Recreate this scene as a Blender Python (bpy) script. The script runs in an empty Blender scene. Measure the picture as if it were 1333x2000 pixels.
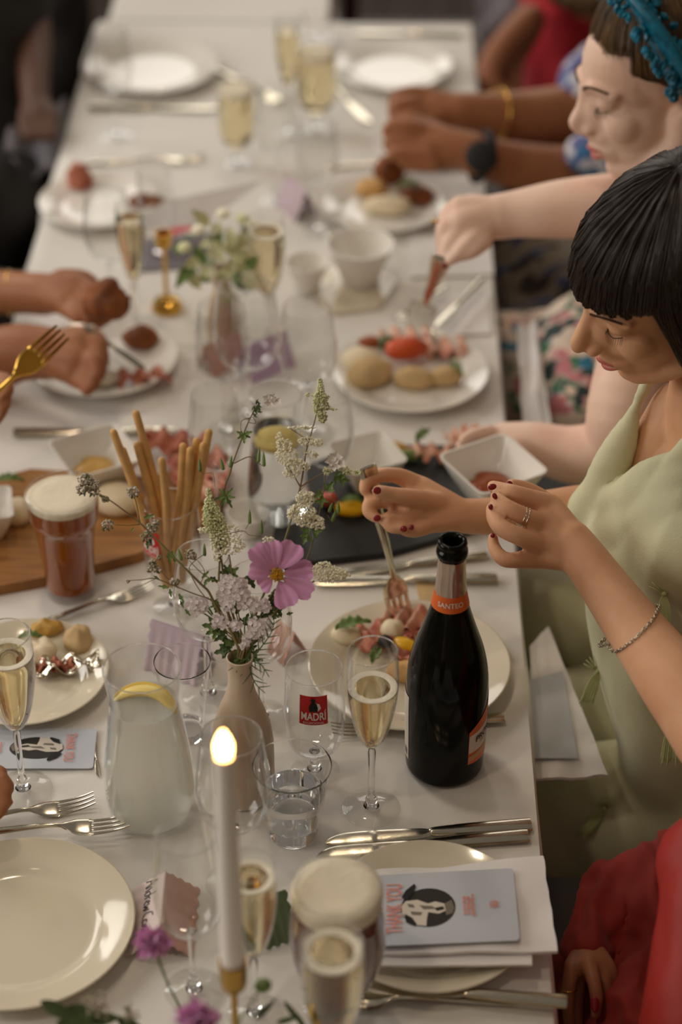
import bpy, math, random
from mathutils import Vector, Matrix, noise
random.seed(7)
R = random.random
SC = bpy.context.scene
COL = SC.collection
PI = math.pi
# ------------------------------------------------------------ camera
T = 0.75                       # height of the table top
CZ = T + 1.64                  # height of the lens
FPX, TH, YAW = 4200.0, math.radians(36.0), math.radians(1.14)
CROT = Matrix.Rotation(YAW, 3, 'Z') @ Matrix.Rotation(PI/2 - TH, 3, 'X')
CAM = Vector((0, 0, CZ))
cd = bpy.data.cameras.new('camera'); cam = bpy.data.objects.new('camera', cd); COL.objects.link(cam)
cam.location = CAM; cam.rotation_euler = (PI/2 - TH, 0, YAW)
cd.sensor_fit = 'VERTICAL'; cd.sensor_height = 36.0; cd.lens = FPX*36/2000
cd.dof.use_dof = True; cd.dof.focus_distance = 2.33; cd.dof.aperture_fstop = 2.1; cd.clip_end = 60
SC.camera = cam
# ------------------------------------------------------------ world, lamps, exposure
w = bpy.data.worlds.new('world'); SC.world = w; w.use_nodes = True
w.node_tree.nodes['Background'].inputs[0].default_value = (0.66, 0.58, 0.50, 1)
w.node_tree.nodes['Background'].inputs[1].default_value = 0.27
def area(name, loc, tgt, sx, sy, power, col):
    l = bpy.data.lights.new(name, 'AREA'); l.shape = 'RECTANGLE'; l.size = sx; l.size_y = sy
    l.energy = power; l.color = col
    o = bpy.data.objects.new(name, l); COL.objects.link(o); o.location = loc
    o.rotation_euler = (Vector(tgt) - Vector(loc)).to_track_quat('-Z', 'Y').to_euler()
    return o
area('window_daylight', (-2.6, 4.4, 2.7), (0, 2.2, 0.8), 1.6, 1.5, 56, (1.0, 0.93, 0.84))
area('side_fill_light', (-3.1, 1.5, 2.1), (0.1, 2.0, 1.0), 1.6, 1.3, 44, (1.0, 0.94, 0.86))  # unseen fill added at the left to brighten faces and bouquet
area('end_window_daylight', (0.0, 7.2, 2.5), (0.0, 3.0, 0.9), 3.0, 1.5, 44, (1.0, 0.94, 0.86))
for i, (x, y) in enumerate(((-0.9, 0.9), (-0.5, 2.3), (-0.2, 3.9))):
    area('ceiling_lamp', (x, y, 3.3), (x*0.6, y+0.1, 0), 0.16, 0.16, 7, (1.0, 0.80, 0.58))
SC.view_settings.view_transform = 'Standard'; SC.view_settings.look = 'None'
SC.view_settings.gamma = 1; SC.view_settings.use_curve_mapping = False
SC.view_settings.exposure = -0.22
cy = SC.cycles
cy.use_denoising = True
try: cy.denoiser = 'OPENIMAGEDENOISE'
except Exception: pass
cy.max_bounces = 14; cy.transmission_bounces = 14; cy.transparent_max_bounces = 24; cy.glossy_bounces = 6
cy.diffuse_bounces = 4; cy.sample_clamp_indirect = 6; cy.blur_glossy = 0.6
# ------------------------------------------------------------ helpers
def ray(px, py): return CROT @ Vector(((px-666.5)/FPX, -(py-1000)/FPX, -1))
def K(px, py, d): return CAM + ray(px, py)*d                 # a place at a distance d in front of the lens
def P(px, py, h=0.0):                                         # a place at height h above the table top
    r = ray(px, py); return CAM + r*((CZ-T-h)/(-r.z))
def dep(p): return -(CROT.transposed() @ (Vector(p)-CAM)).z
def mpp(p): return dep(p)/FPX                                 # metres per pixel there
def srgb(c): return tuple((x/12.92 if x <= .04045 else ((x+.055)/1.055)**2.4) for x in c)
def hexc(r, g, b): return srgb((r/255, g/255, b/255))
MATS = {}
def mat(name, col, rough=0.5, metal=0.0, trans=0.0, ior=1.45, sss=0.0, emit=0, bump=0.0, bscale=40, var=0.0, vscale=8, col2=None,
        sheen=0.0, stretch=None, coat=0.0, alpha=1.0, spec=0.5, detail=4, bdist=0.002):
    if name in MATS: return MATS[name]
    m = bpy.data.materials.new(name); m.use_nodes = True; nt = m.node_tree; b = nt.nodes['Principled BSDF']; MATS[name] = m
    c = hexc(*col); I = b.inputs
    I['Base Color'].default_value = (*c, 1); I['Roughness'].default_value = rough; I['Metallic'].default_value = metal
    I['IOR'].default_value = ior; I['Transmission Weight'].default_value = trans; I['Specular IOR Level'].default_value = spec
    if sss: I['Subsurface Weight'].default_value = sss; I['Subsurface Radius'].default_value = (1, .35, .2); I['Subsurface Scale'].default_value = 0.012
    if emit: I['Emission Color'].default_value = (*c, 1); I['Emission Strength'].default_value = emit
    if sheen: I['Sheen Weight'].default_value = sheen
    if coat: I['Coat Weight'].default_value = coat
    I['Alpha'].default_value = alpha
    if bump or var or col2:
        tc = nt.nodes.new('ShaderNodeTexCoord'); mp = nt.nodes.new('ShaderNodeMapping'); nt.links.new(tc.outputs['Object'], mp.inputs[0])
        if stretch: mp.inputs['Scale'].default_value = stretch
        if var or col2:
            n = nt.nodes.new('ShaderNodeTexNoise'); n.inputs['Scale'].default_value = vscale; n.inputs['Detail'].default_value = detail
            nt.links.new(mp.outputs[0], n.inputs['Vector'])
            rp = nt.nodes.new('ShaderNodeValToRGB'); nt.links.new(n.outputs['Fac'], rp.inputs[0]); nt.links.new(rp.outputs[0], I['Base Color'])
            rp.color_ramp.elements[0].position = .35; rp.color_ramp.elements[1].position = .65
            c2 = hexc(*col2) if col2 else tuple(x*(1-var) for x in c)
            rp.color_ramp.elements[0].color = (*c2, 1); rp.color_ramp.elements[1].color = (*c, 1)
        if bump:
            n = nt.nodes.new('ShaderNodeTexNoise'); n.inputs['Scale'].default_value = bscale; n.inputs['Detail'].default_value = detail
            nt.links.new(mp.outputs[0], n.inputs['Vector'])
            bp = nt.nodes.new('ShaderNodeBump'); bp.inputs['Strength'].default_value = bump; bp.inputs['Distance'].default_value = bdist
            nt.links.new(n.outputs['Fac'], bp.inputs['Height']); nt.links.new(bp.outputs[0], I['Normal'])
    return m
def spots_mat(name, base, cols, scale, rough=.75, thr=.5, stretch=(1, 1, 1)):
    """cloth printed with irregular patches of several colours"""
    m = bpy.data.materials.new(name); m.use_nodes = True; nt = m.node_tree; b = nt.nodes['Principled BSDF']; MATS[name] = m
    b.inputs['Roughness'].default_value = rough
    tc = nt.nodes.new('ShaderNodeTexCoord'); mp = nt.nodes.new('ShaderNodeMapping'); mp.inputs['Scale'].default_value = stretch
    nt.links.new(tc.outputs['Object'], mp.inputs[0])
    last = None
    for i, c in enumerate(cols):
        n = nt.nodes.new('ShaderNodeTexNoise'); n.noise_dimensions = '4D'; n.inputs['W'].default_value = i*3.7+1
        n.inputs['Scale'].default_value = scale; n.inputs['Detail'].default_value = 2; nt.links.new(mp.outputs[0], n.inputs['Vector'])
        rp = nt.nodes.new('ShaderNodeValToRGB'); rp.color_ramp.elements[0].position = thr+.04; rp.color_ramp.elements[1].position = thr+.08
        nt.links.new(n.outputs['Fac'], rp.inputs[0])
        mx = nt.nodes.new('ShaderNodeMix'); mx.data_type = 'RGBA'; nt.links.new(rp.outputs[0], mx.inputs[0])
        if last is None: mx.inputs[6].default_value = (*hexc(*base), 1)
        else: nt.links.new(last, mx.inputs[6])
        mx.inputs[7].default_value = (*hexc(*c), 1); last = mx.outputs[2]
    nt.links.new(last, b.inputs['Base Color']); return m
def thin_glass(name, tint=(1, 1, 1), gl=(0.95, 0.97, 1.0), ior=1.5):
    m = bpy.data.materials.new(name); m.use_nodes = True; nt = m.node_tree; nt.nodes.clear(); MATS[name] = m
    o = nt.nodes.new('ShaderNodeOutputMaterial'); mx = nt.nodes.new('ShaderNodeMixShader')
    t = nt.nodes.new('ShaderNodeBsdfTransparent'); t.inputs[0].default_value = (*tint, 1)
    g = nt.nodes.new('ShaderNodeBsdfGlossy'); g.inputs['Roughness'].default_value = .02; g.inputs[0].default_value = (*gl, 1)
    fr = nt.nodes.new('ShaderNodeLayerWeight'); fr.inputs[0].default_value = .5
    pw = nt.nodes.new('ShaderNodeMath'); pw.operation = 'POWER'; pw.inputs[1].default_value = 3.2; nt.links.new(fr.outputs['Facing'], pw.inputs[0])
    ma = nt.nodes.new('ShaderNodeMath'); ma.operation = 'MULTIPLY_ADD'; ma.inputs[1].default_value = .68; ma.inputs[2].default_value = .018; nt.links.new(pw.outputs[0], ma.inputs[0])
    nt.links.new(ma.outputs[0], mx.inputs[0]); nt.links.new(t.outputs[0], mx.inputs[1]); nt.links.new(g.outputs[0], mx.inputs[2])
    nt.links.new(mx.outputs[0], o.inputs[0]); return m
def spline(pts, sub):
    """Catmull-Rom through tuples of any length"""
    if sub <= 1 or len(pts) < 3: return [tuple(p) for p in pts]
    out = []; n = len(pts)
    for i in range(n-1):
        p0, p1, p2, p3 = pts[max(i-1, 0)], pts[i], pts[i+1], pts[min(i+2, n-1)]
        for s in range(sub):
            t = s/sub
            out.append(tuple(.5*((2*b)+(-a+c)*t+(2*a-5*b+4*c-d)*t*t+(-a+3*b-3*c+d)*t**3) for a, b, c, d in zip(p0, p1, p2, p3)))
    out.append(tuple(pts[-1])); return out
class MB:
    def __init__(s): s.v = []; s.f = []; s.mi = []
    def add(s, vs, fs, mi=0):
        o = len(s.v); s.v += [tuple(v) for v in vs]; s.f += [tuple(i+o for i in f) for f in fs]; s.mi += [mi]*len(fs); return s
    def lathe(s, prof, n=40, mi=0, c=(0, 0, 0), close=False):
        vs = []; fs = []; rings = []
        for r, z in prof:
            if r < 1e-6: rings.append([len(vs)]); vs.append((c[0], c[1], c[2]+z))
            else:
                rings.append(list(range(len(vs), len(vs)+n)))
                vs += [(c[0]+r*math.cos(2*PI*k/n), c[1]+r*math.sin(2*PI*k/n), c[2]+z) for k in range(n)]
        prs = list(zip(rings, rings[1:])) + ([(rings[-1], rings[0])] if close else [])
        for a, b in prs:
            if len(a) == 1 and len(b) == 1: continue
            for k in range(n):
                k2 = (k+1) % n
                if len(a) == 1: fs.append((a[0], b[k2], b[k]))
                elif len(b) == 1: fs.append((a[k], a[k2], b[0]))
                else: fs.append((a[k], a[k2], b[k2], b[k]))
        return s.add(vs, fs, mi)
    def ball(s, c, r, seg=12, rot=None, mi=0, amp=0, sc=20):
        if not hasattr(r, '__len__'): r = (r, r, r)
        n, m = seg, max(4, seg//2); vs = []; fs = []; c = Vector(c)
        def put(v):
            v = Vector((v[0]*r[0], v[1]*r[1], v[2]*r[2]))
            if rot is not None: v = rot @ v
            if amp: v *= 1+amp*noise.noise((c+v)*sc)*2
            vs.append(c+v)
        put((0, 0, 1))
        for j in range(1, m):
            a = PI*j/m
            for k in range(n): put((math.sin(a)*math.cos(2*PI*k/n), math.sin(a)*math.sin(2*PI*k/n), math.cos(a)))
        put((0, 0, -1)); L = len(vs)-1
        for k in range(n):
            k2 = (k+1) % n; fs.append((0, 1+k, 1+k2)); fs.append((L, L-n+k2, L-n+k))
            for j in range(m-2): a = 1+j*n; fs.append((a+k, a+n+k, a+n+k2, a+k2))
        return s.add(vs, fs, mi)
    def tube(s, pts, rad, n=8, sub=4, mi=0, flat=None, up=None, round_=False):
        """pts: points; rad: number or list; flat: (wide, thin) factors with up = thin direction"""
        if not hasattr(rad, '__len__'): rad = [rad]*len(pts)
        if round_ and sub > 1:
            dl = sum((Vector(a)-Vector(c)).length for a, c in zip(pts, pts[1:])); sub = max(sub, int(dl/(len(pts)-1)/.012)); n = max(n, min(56, int(max(rad)*2*PI/.012)))
        q = spline([(*p, r) for p, r in zip(pts, rad)], sub)
        pt = [Vector(p[:3]) for p in q]; rr = [max(p[3], 1e-5) for p in q]
        if round_:
            for end, nb in ((0, 1), (-1, -2)):
                d = (pt[end]-pt[nb]); d = d.normalized() if d.length > 1e-7 else Vector((0, 0, 1)); r0 = rr[end]
                ex = [(pt[end]+d*r0*math.sin(a), r0*math.cos(a)) for a in (.5, 1.0, 1.4)]
                if end == 0: pt = [e[0] for e in ex][::-1]+pt; rr = [e[1] for e in ex][::-1]+rr
                else: pt += [e[0] for e in ex]; rr += [e[1] for e in ex]
        vs = []; fs = []; nrm = Vector(up) if up is not None else None
        for i, p in enumerate(pt):
            t = (pt[min(i+1, len(pt)-1)]-pt[max(i-1, 0)])
            t = t.normalized() if t.length > 1e-8 else Vector((0, 0, 1))
            if nrm is None: nrm = t.orthogonal()
            if up is not None: nn = Vector(up)
            else: nn = nrm
            nn = nn - t*nn.dot(t)
            nn = nn.normalized() if nn.length > 1e-6 else t.orthogonal().normalized()
            nrm = nn; bn = t.cross(nn); a_, b_ = (flat if flat else (1, 1))
            for k in range(n):
                a = 2*PI*k/n; vs.append(p + bn*(math.cos(a)*rr[i]*a_) + nn*(math.sin(a)*rr[i]*b_))
        for i in range(len(pt)-1):
            for k in range(n):
                k2 = (k+1) % n; fs.append((i*n+k, i*n+k2, (i+1)*n+k2, (i+1)*n+k))
        fs.append(tuple(range(n-1, -1, -1))); fs.append(tuple((len(pt)-1)*n+k for k in range(n)))
        return s.add(vs, fs, mi)
    def box(s, c, size, rot=None, mi=0):
        x, y, z = (a/2 for a in size); vs = [Vector((i*x, j*y, k*z)) for i in (-1, 1) for j in (-1, 1) for k in (-1, 1)]
        if rot is not None: vs = [rot @ v for v in vs]
        return s.add([v+Vector(c) for v in vs], [(0, 1, 3, 2), (4, 6, 7, 5), (0, 4, 5, 1), (2, 3, 7, 6), (0, 2, 6, 4), (1, 5, 7, 3)], mi)
    def prism(s, out, z0, z1, mi=0):
        n = len(out); vs = [(x, y, z0) for x, y in out]+[(x, y, z1) for x, y in out]
        fs = [tuple(range(n-1, -1, -1)), tuple(range(n, 2*n))]+[(i, (i+1) % n, n+(i+1) % n, n+i) for i in range(n)]
        return s.add(vs, fs, mi)
    def sheet(s, fn, nu, nv, th=0.0, mi=0):
        """grid of fn(u,v) -> point, made thick downwards by th along z or a vector"""
        vs = [Vector(fn(i/nu, j/nv)) for j in range(nv+1) for i in range(nu+1)]; L = len(vs); W = nu+1
        fs = [(j*W+i, j*W+i+1, (j+1)*W+i+1, (j+1)*W+i) for j in range(nv) for i in range(nu)]
        if th:
            tv = Vector((0, 0, -th)) if not hasattr(th, '__len__') else Vector(th)
            vs += [v+tv for v in vs[:L]]; fs += [tuple(L+i for i in f[::-1]) for f in fs]
            for i in range(nu):
                fs.append((i, L+i, L+i+1, i+1)); b = nv*W; fs.append((b+i+1, L+b+i+1, L+b+i, b+i))
            for j in range(nv):
                a, b = j*W, (j+1)*W; fs.append((b, L+b, L+a, a)); fs.append((a+nu, L+a+nu, L+b+nu, b+nu))
        return s.add(vs, fs, mi)
    def xf(s, m):
        s.v = [tuple(m @ Vector(v)) for v in s.v]; return s
    def mesh(s, name, mats, angle=35, smooth=True):
        me = bpy.data.meshes.new(name); me.from_pydata(s.v, [], s.f)
        for m in (mats if isinstance(mats, (list, tuple)) else [mats]): me.materials.append(m)
        if any(s.mi): me.polygons.foreach_set('material_index', s.mi)
        if smooth:
            me.polygons.foreach_set('use_smooth', [True]*len(s.f)); me.update()
            if angle < 180: me.set_sharp_from_angle(angle=math.radians(angle))
        me.update(); return me
    def obj(s, name, mats, parent=None, **k): return link(name, s.mesh(name, mats, **k), parent)
def link(name, me, parent=None):
    o = bpy.data.objects.new(name, me); COL.objects.link(o)
    if parent is not None: o.parent = parent
    return o
def tag(o, label, cat, group=None, kind=None):
    if label: o['label'] = label
    if cat: o['category'] = cat
    if group: o['group'] = group
    if kind: o['kind'] = kind
    return o
def thing(name, label, cat, loc=(0, 0, 0), rz=0.0, group=None, rot=None):
    o = bpy.data.objects.new(name, None); COL.objects.link(o); o.empty_display_size = .02
    o.location = loc; o.rotation_euler = rot if rot is not None else (0, 0, rz)
    return tag(o, label, cat, group)
def copy_tree(o, parent=None):
    c = o.copy(); COL.objects.link(c); c.parent = parent
    for ch in list(o.children): copy_tree(ch, c)
    return c

def fuse(mb, voxel, it=6, disp=None):
    return fuse_(mb, voxel, it, disp)
def fuse_(mb, voxel, it=6, disp=None):
    """one continuous skin over everything in mb"""
    me = mb.mesh('tmp', [], angle=180); o = link('tmp', me)
    r = o.modifiers.new('r', 'REMESH'); r.mode = 'VOXEL'; r.voxel_size = voxel
    if it: sm = o.modifiers.new('s', 'SMOOTH'); sm.iterations = it; sm.factor = .5
    dg = bpy.context.evaluated_depsgraph_get(); ne = bpy.data.meshes.new_from_object(o.evaluated_get(dg))
    bpy.data.objects.remove(o); bpy.data.meshes.remove(me)
    if disp:
        nc = [(v.co.copy(), v.normal.copy()) for v in ne.vertices]
        for v, (c, nn) in zip(ne.vertices, nc): v.co = c+nn*disp(c)
    ne.polygons.foreach_set('use_smooth', [True]*len(ne.polygons)); ne.update(); return ne
def fused(name, mb, voxel, m, parent, it=6, disp=None):
    me = fuse(mb, voxel, it, disp); me.name = name; me.materials.append(m); return link(name, me, parent)
def limb(mb, pts, n=16, sub=4):
    """a tapering limb given as (px, py, distance, radius in pixels)"""
    q = [K(a, b, d) for a, b, d, r in pts]; return mb.tube(q, [r*d/FPX for a, b, d, r in pts], n=n, sub=sub, round_=True)
def text_mesh(txt, size, fn, shear=0, sx=1.0, bold=0.0, align='CENTER', res=3):
    """letters laid out in a plane, then carried by fn(x, y) -> point on their surface"""
    cu = bpy.data.curves.new('t', 'FONT'); cu.body = txt; cu.size = size; cu.align_x = align; cu.align_y = 'CENTER'; cu.shear = shear
    cu.offset = bold; cu.resolution_u = res; o = bpy.data.objects.new('t', cu); COL.objects.link(o)
    dg = bpy.context.evaluated_depsgraph_get(); me = bpy.data.meshes.new_from_object(o.evaluated_get(dg))
    bpy.data.objects.remove(o); bpy.data.curves.remove(cu)
    for v in me.vertices: v.co = fn(v.co.x*sx, v.co.y)
    return me
def decal(name, me, m, parent):
    me.materials.clear(); me.materials.append(m); return link(name, me, parent)
# ------------------------------------------------------------ materials
M_cloth = mat('table_linen', (228, 225, 220), .9, bump=.25, bscale=900, sheen=.1)
M_napkin = mat('napkin_linen', (240, 238, 238), .9, bump=.3, bscale=700)
M_china = mat('cream_china', (222, 213, 192), .12, coat=.4)
M_white = mat('white_china', (236, 233, 226), .15, coat=.4)
M_glass = mat('clear_glass', (255, 255, 255), 0, trans=1, ior=1.47)
M_thin = thin_glass('thin_glass', (.97, .97, .965))
M_water = mat('water', (252, 254, 255), 0, trans=1, ior=1.33)
M_fizz = mat('sparkling_wine', (248, 233, 192), 0, trans=1, ior=1.34)
M_whitened = mat('whitened_water', (243, 244, 236), .28, trans=.72, ior=1.2, sss=.3)  # clear water; the white cloth refracted in it is put into the colour
M_amber = mat('amber_beer', (178, 92, 2), .05, trans=.3, ior=1.34)
M_red_ale = mat('red_ale', (112, 40, 10), .05, trans=.15, ior=1.34)
M_foam = mat('beer_foam', (240, 230, 208), .9, bump=.4, bscale=160, var=.10, vscale=30)
M_foamw = mat('wine_foam', (240, 234, 216), .9, bump=.4, bscale=200)
M_silver = mat('silver_plate', (205, 198, 180), .18, metal=1, bump=.05, bscale=80)
M_brass = mat('aged_brass', (176, 140, 70), .28, metal=1)
M_gold = mat('polished_gold', (214, 170, 82), .2, metal=1)
M_bottle = mat('dark_bottle_glass', (12, 13, 9), .12, spec=.22)
M_foil = mat('champagne_foil', (206, 188, 174), .3, metal=.9, bump=.25, bscale=60)
M_orange = mat('orange_label', (222, 104, 40), .45)
M_paper = mat('white_label', (226, 218, 208), .6)
M_ink = mat('black_ink', (26, 24, 26), .7)
M_redlogo = mat('red_print', (200, 34, 36), .45)
M_whiteink = mat('white_print', (238, 232, 226), .5)
M_coral = mat('coral_ink', (222, 140, 124), .7)
M_card = mat('pale_blue_card', (196, 202, 212), .6)
M_wax = mat('white_wax', (255, 252, 247), .5)
M_flame = mat('flame', (255, 196, 110), .5, emit=26)
M_vase = mat('beige_stoneware', (222, 204, 182), .4, bump=.3, bscale=60, col2=(202, 178, 152), vscale=14)
M_green = mat('leaf_green', (114, 142, 74), .5, var=.4, vscale=60)
M_dkgreen = mat('dark_leaf_green', (84, 106, 60), .5, var=.4, vscale=60)
M_stem = mat('plant_stem', (122, 122, 74), .6, col2=(118, 88, 62), vscale=30)
M_cream = mat('cream_florets', (250, 246, 222), .8, var=.05, vscale=90)
M_cgreen = mat('greenish_florets', (226, 228, 182), .8, var=.1, vscale=90)
M_lilacw = mat('lilac_white_florets', (248, 240, 242), .8, var=.08, vscale=200)
M_petal = mat('pink_petals', (228, 166, 214), .6, sss=.2, var=.08, vscale=50)
M_pinkc = mat('carnation_pink', (242, 184, 228), .7, var=.08, sss=.2, vscale=80)
M_yellow = mat('flower_yellow', (222, 166, 32), .7, var=.3, vscale=300)
M_purplebud = mat('mauve_buds', (214, 198, 186), .8, col2=(140, 140, 100), vscale=160)
M_skin = mat('skin_light_tan', (222, 174, 138), .5, sss=.12, col2=(208, 156, 120), vscale=14, spec=.35)
M_skinp = mat('skin_pale', (238, 208, 190), .5, sss=.12, col2=(230, 192, 172), vscale=12, spec=.35)
M_skint = mat('skin_tanned', (166, 112, 78), .5, sss=.1, col2=(148, 94, 62), vscale=12, spec=.35)
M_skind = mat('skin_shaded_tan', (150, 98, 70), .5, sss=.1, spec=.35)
M_nail = mat('dark_red_nail_varnish', (132, 14, 28), .15, coat=.5)
M_lip = mat('lip_pink', (196, 112, 100), .45, sss=.1)
M_hair = mat('black_brown_hair', (38, 26, 18), .42, bump=.15, bscale=260, stretch=(1, 1, .15), bdist=.001)
M_hair2 = mat('dark_blonde_hair', (112, 84, 50), .45, bump=.35, bscale=260, stretch=(1, 1, .2), col2=(52, 38, 26), vscale=30, bdist=.001)
M_lash = mat('lash_black', (28, 20, 16), .6)
M_dress = mat('sage_green_cotton', (206, 206, 172), .85, bump=.2, bscale=500, sheen=.1)
M_tassel = mat('sage_tassel_thread', (176, 184, 132), .85)
M_rust = mat('rust_chiffon', (138, 30, 20), .8, sheen=.08, var=.25, vscale=12)
M_red = mat('crimson_fabric', (172, 12, 32), .8, sheen=.2)
M_dark = mat('black_clothing', (30, 26, 24), .9)
M_teal = mat('teal_sequins', (20, 118, 150), .35, var=.5, vscale=90)
M_crystal = mat('crystal_bead', (240, 220, 200), .1, metal=.8)
M_slate = mat('black_slate', (30, 30, 28), .55, bump=.4, bscale=40)
M_board = mat('oiled_wood_board', (166, 116, 58), .5, col2=(134, 88, 40), vscale=10, stretch=(1, 8, 1), bump=.2, bscale=30)
M_floorw = mat('dark_floorboard', (56, 40, 28), .5, col2=(36, 26, 18), vscale=5, stretch=(6, 1, 1))
M_wood = mat('dark_chair_wood', (74, 50, 32), .45, col2=(50, 32, 20), vscale=8, stretch=(1, 1, 5))
M_bread = mat('bread', (214, 184, 134), .85, bump=.5, bscale=90, var=.18, vscale=30)
M_crust = mat('breadstick', (222, 176, 112), .8, bump=.4, bscale=120, var=.2, vscale=60)
M_meat = mat('cured_meat', (158, 66, 46), .5, col2=(206, 140, 112), vscale=60)
M_ham = mat('pink_ham', (206, 134, 112), .5, col2=(230, 190, 164), vscale=40)
M_fried = mat('fried_chicken', (150, 86, 38), .7, bump=.7, bscale=80, col2=(104, 54, 26), vscale=40)
M_orangef = mat('roast_pepper', (206, 86, 44), .35)
M_yellowf = mat('yellow_pepper', (236, 180, 22), .3)
M_cheese = mat('pale_cheese', (236, 222, 190), .6, sss=.2, bump=.2, bscale=60)
M_chutney = mat('brown_chutney', (150, 74, 34), .3, bump=.6, bscale=90)
M_mustard = mat('mustard_sauce', (196, 154, 76), .35, bump=.5, bscale=90)
M_lemon = mat('lemon_flesh', (244, 220, 130), .4, sss=.2)
M_lavender = mat('lavender_card', (198, 172, 208), .7)
M_lilac = mat('lilac_card', (196, 178, 190), .7)
M_pink = mat('pink_card', (206, 164, 150), .7)
M_sage = mat('green_card', (110, 130, 100), .7)
M_blush = mat('blush_card', (222, 206, 204), .7)
M_pattern = spots_mat('painted_floral_print', (222, 206, 192), [(42, 122, 156), (60, 120, 92), (232, 200, 184), (196, 120, 128), (38, 62, 62)], 26, thr=.53)
M_bluew = spots_mat('blue_white_print', (206, 204, 212), [(60, 80, 150), (50, 110, 160), (96, 96, 150)], 34, thr=.49)
M_stripe = spots_mat('grey_skirt_blue_streaks', (126, 116, 104), [(34, 62, 112), (54, 46, 42)], 14, thr=.5, stretch=(1, 5, 1))
M_greycloth = mat('grey_napkin', (120, 116, 122), .9)
M_chaircov = mat('beige_chair_cover', (150, 124, 94), .9)
# ------------------------------------------------------------ floor, walls and tables
M_plaster = mat('warm_plaster', (176, 156, 130), .9, bump=.2, bscale=20)
for nm_, c_, s_ in (('wall_left', (-3.45, 3.4, 1.68), (.1, 9.4, 3.4)), ('wall_right', (3.45, 3.4, 1.68), (.1, 9.4, 3.4)), ('wall_back', (0, 8.15, 1.68), (7, .1, 3.4)), ('wall_front', (0, -1.35, 1.68), (7, .1, 3.4))):
    wb = MB(); wb.box(c_, s_); wo = wb.obj(nm_, M_plaster, None, smooth=False); wo['kind'] = 'structure'
fl = thing('floor', None, None); fl['kind'] = 'structure'
for k in range(34):
    b = MB(); b.box((-3.3+k*.2, 3.4, -.012), (.196, 9.2, .02)); b.obj('plank', M_floorw, fl, smooth=False)
sb = MB(); sb.box((0, 3.4, -.035), (7, 9.4, .02)); sb.obj('subfloor', M_dark, fl, smooth=False)
pR0, pR1 = P(1083, 2000), P(921, 60); pL0, pL1 = P(52, 550), P(150, 200)
XR = (pR0.x+pR1.x)/2
def edgeR(y): return pR0.x+(pR1.x-pR0.x)*(y-pR0.y)/(pR1.y-pR0.y)
XL = -.53
def edgeL(y): return pL0.x+(pL1.x-pL0.x)*(y-pL0.y)/(pL1.y-pL0.y)
Y0, Y1 = .75, P(800, 46).y
tb = thing('banquet_table', 'long banquet table hidden under the white cloth', 'table', (0, 0, 0))
b = MB(); b.box(((XL+XR)/2, (Y0+Y1)/2, T-.03), (XR-XL-.06, Y1-Y0-.08, .03)); b.obj('tabletop', M_wood, tb, smooth=False)
for x in (XL+.1, XR-.1):
    for y in (Y0+.15, Y1-.15):
        b = MB(); b.box((x, y, (T-.045)/2), (.05, .05, T-.045)); b.obj('leg', M_wood, tb, smooth=False)
def cloth(name, label, xl, xr, y0, y1, drop):
    b = MB(); nu, nv = 60, 150; L = .02
    def fn(u, v):
        y = y0+(y1-y0)*v; a, c = xl(y), xr(y); x = None; z = T
        if u < .2: q = (1-u/.2)*drop; x = a-.006-.02*(q/drop)+.008*math.sin(y*21)*q/drop; z = T-.004-q
        elif u > .8: q = ((u-.8)/.2)*drop; x = c+.004+.008*(q/drop)*(1+math.sin(y*17+1))*.5+.003*noise.noise((y*6, 0, 0)); z = T-.004-q
        else: t = (u-.2)/.6; x = a+(c-a)*t; z = T+.0006*noise.noise((x*7, y*7, 0))
        return (x, y, z)
    b.sheet(fn, nu, nv); 
    o = b.obj(name, M_cloth, None, angle=60); return tag(o, label, 'tablecloth')
cloth('tablecloth', 'white tablecloth on the long table, hanging over its edges', edgeL, edgeR, Y0, Y1, .07)
x2 = P(640, 46).x
cloth('tablecloth', 'white tablecloth of the next table beyond the far left plate', lambda y: edgeL(Y1)+.02, lambda y: x2, Y1+.004, Y1+1.1, .10)
tb2 = thing('banquet_table', 'second table beyond the long one, under its own white cloth', 'table')
b = MB(); b.box(((edgeL(Y1)+x2)/2, Y1+.55, T-.03), (x2-edgeL(Y1)-.08, 1.0, .03)); b.obj('tabletop', M_wood, tb2, smooth=False)
for x in (edgeL(Y1)+.1, x2-.08):
    for y in (Y1+.15, Y1+.95):
        b = MB(); b.box((x, y, (T-.045)/2), (.05, .05, T-.045)); b.obj('leg', M_wood, tb2, smooth=False)

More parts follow.
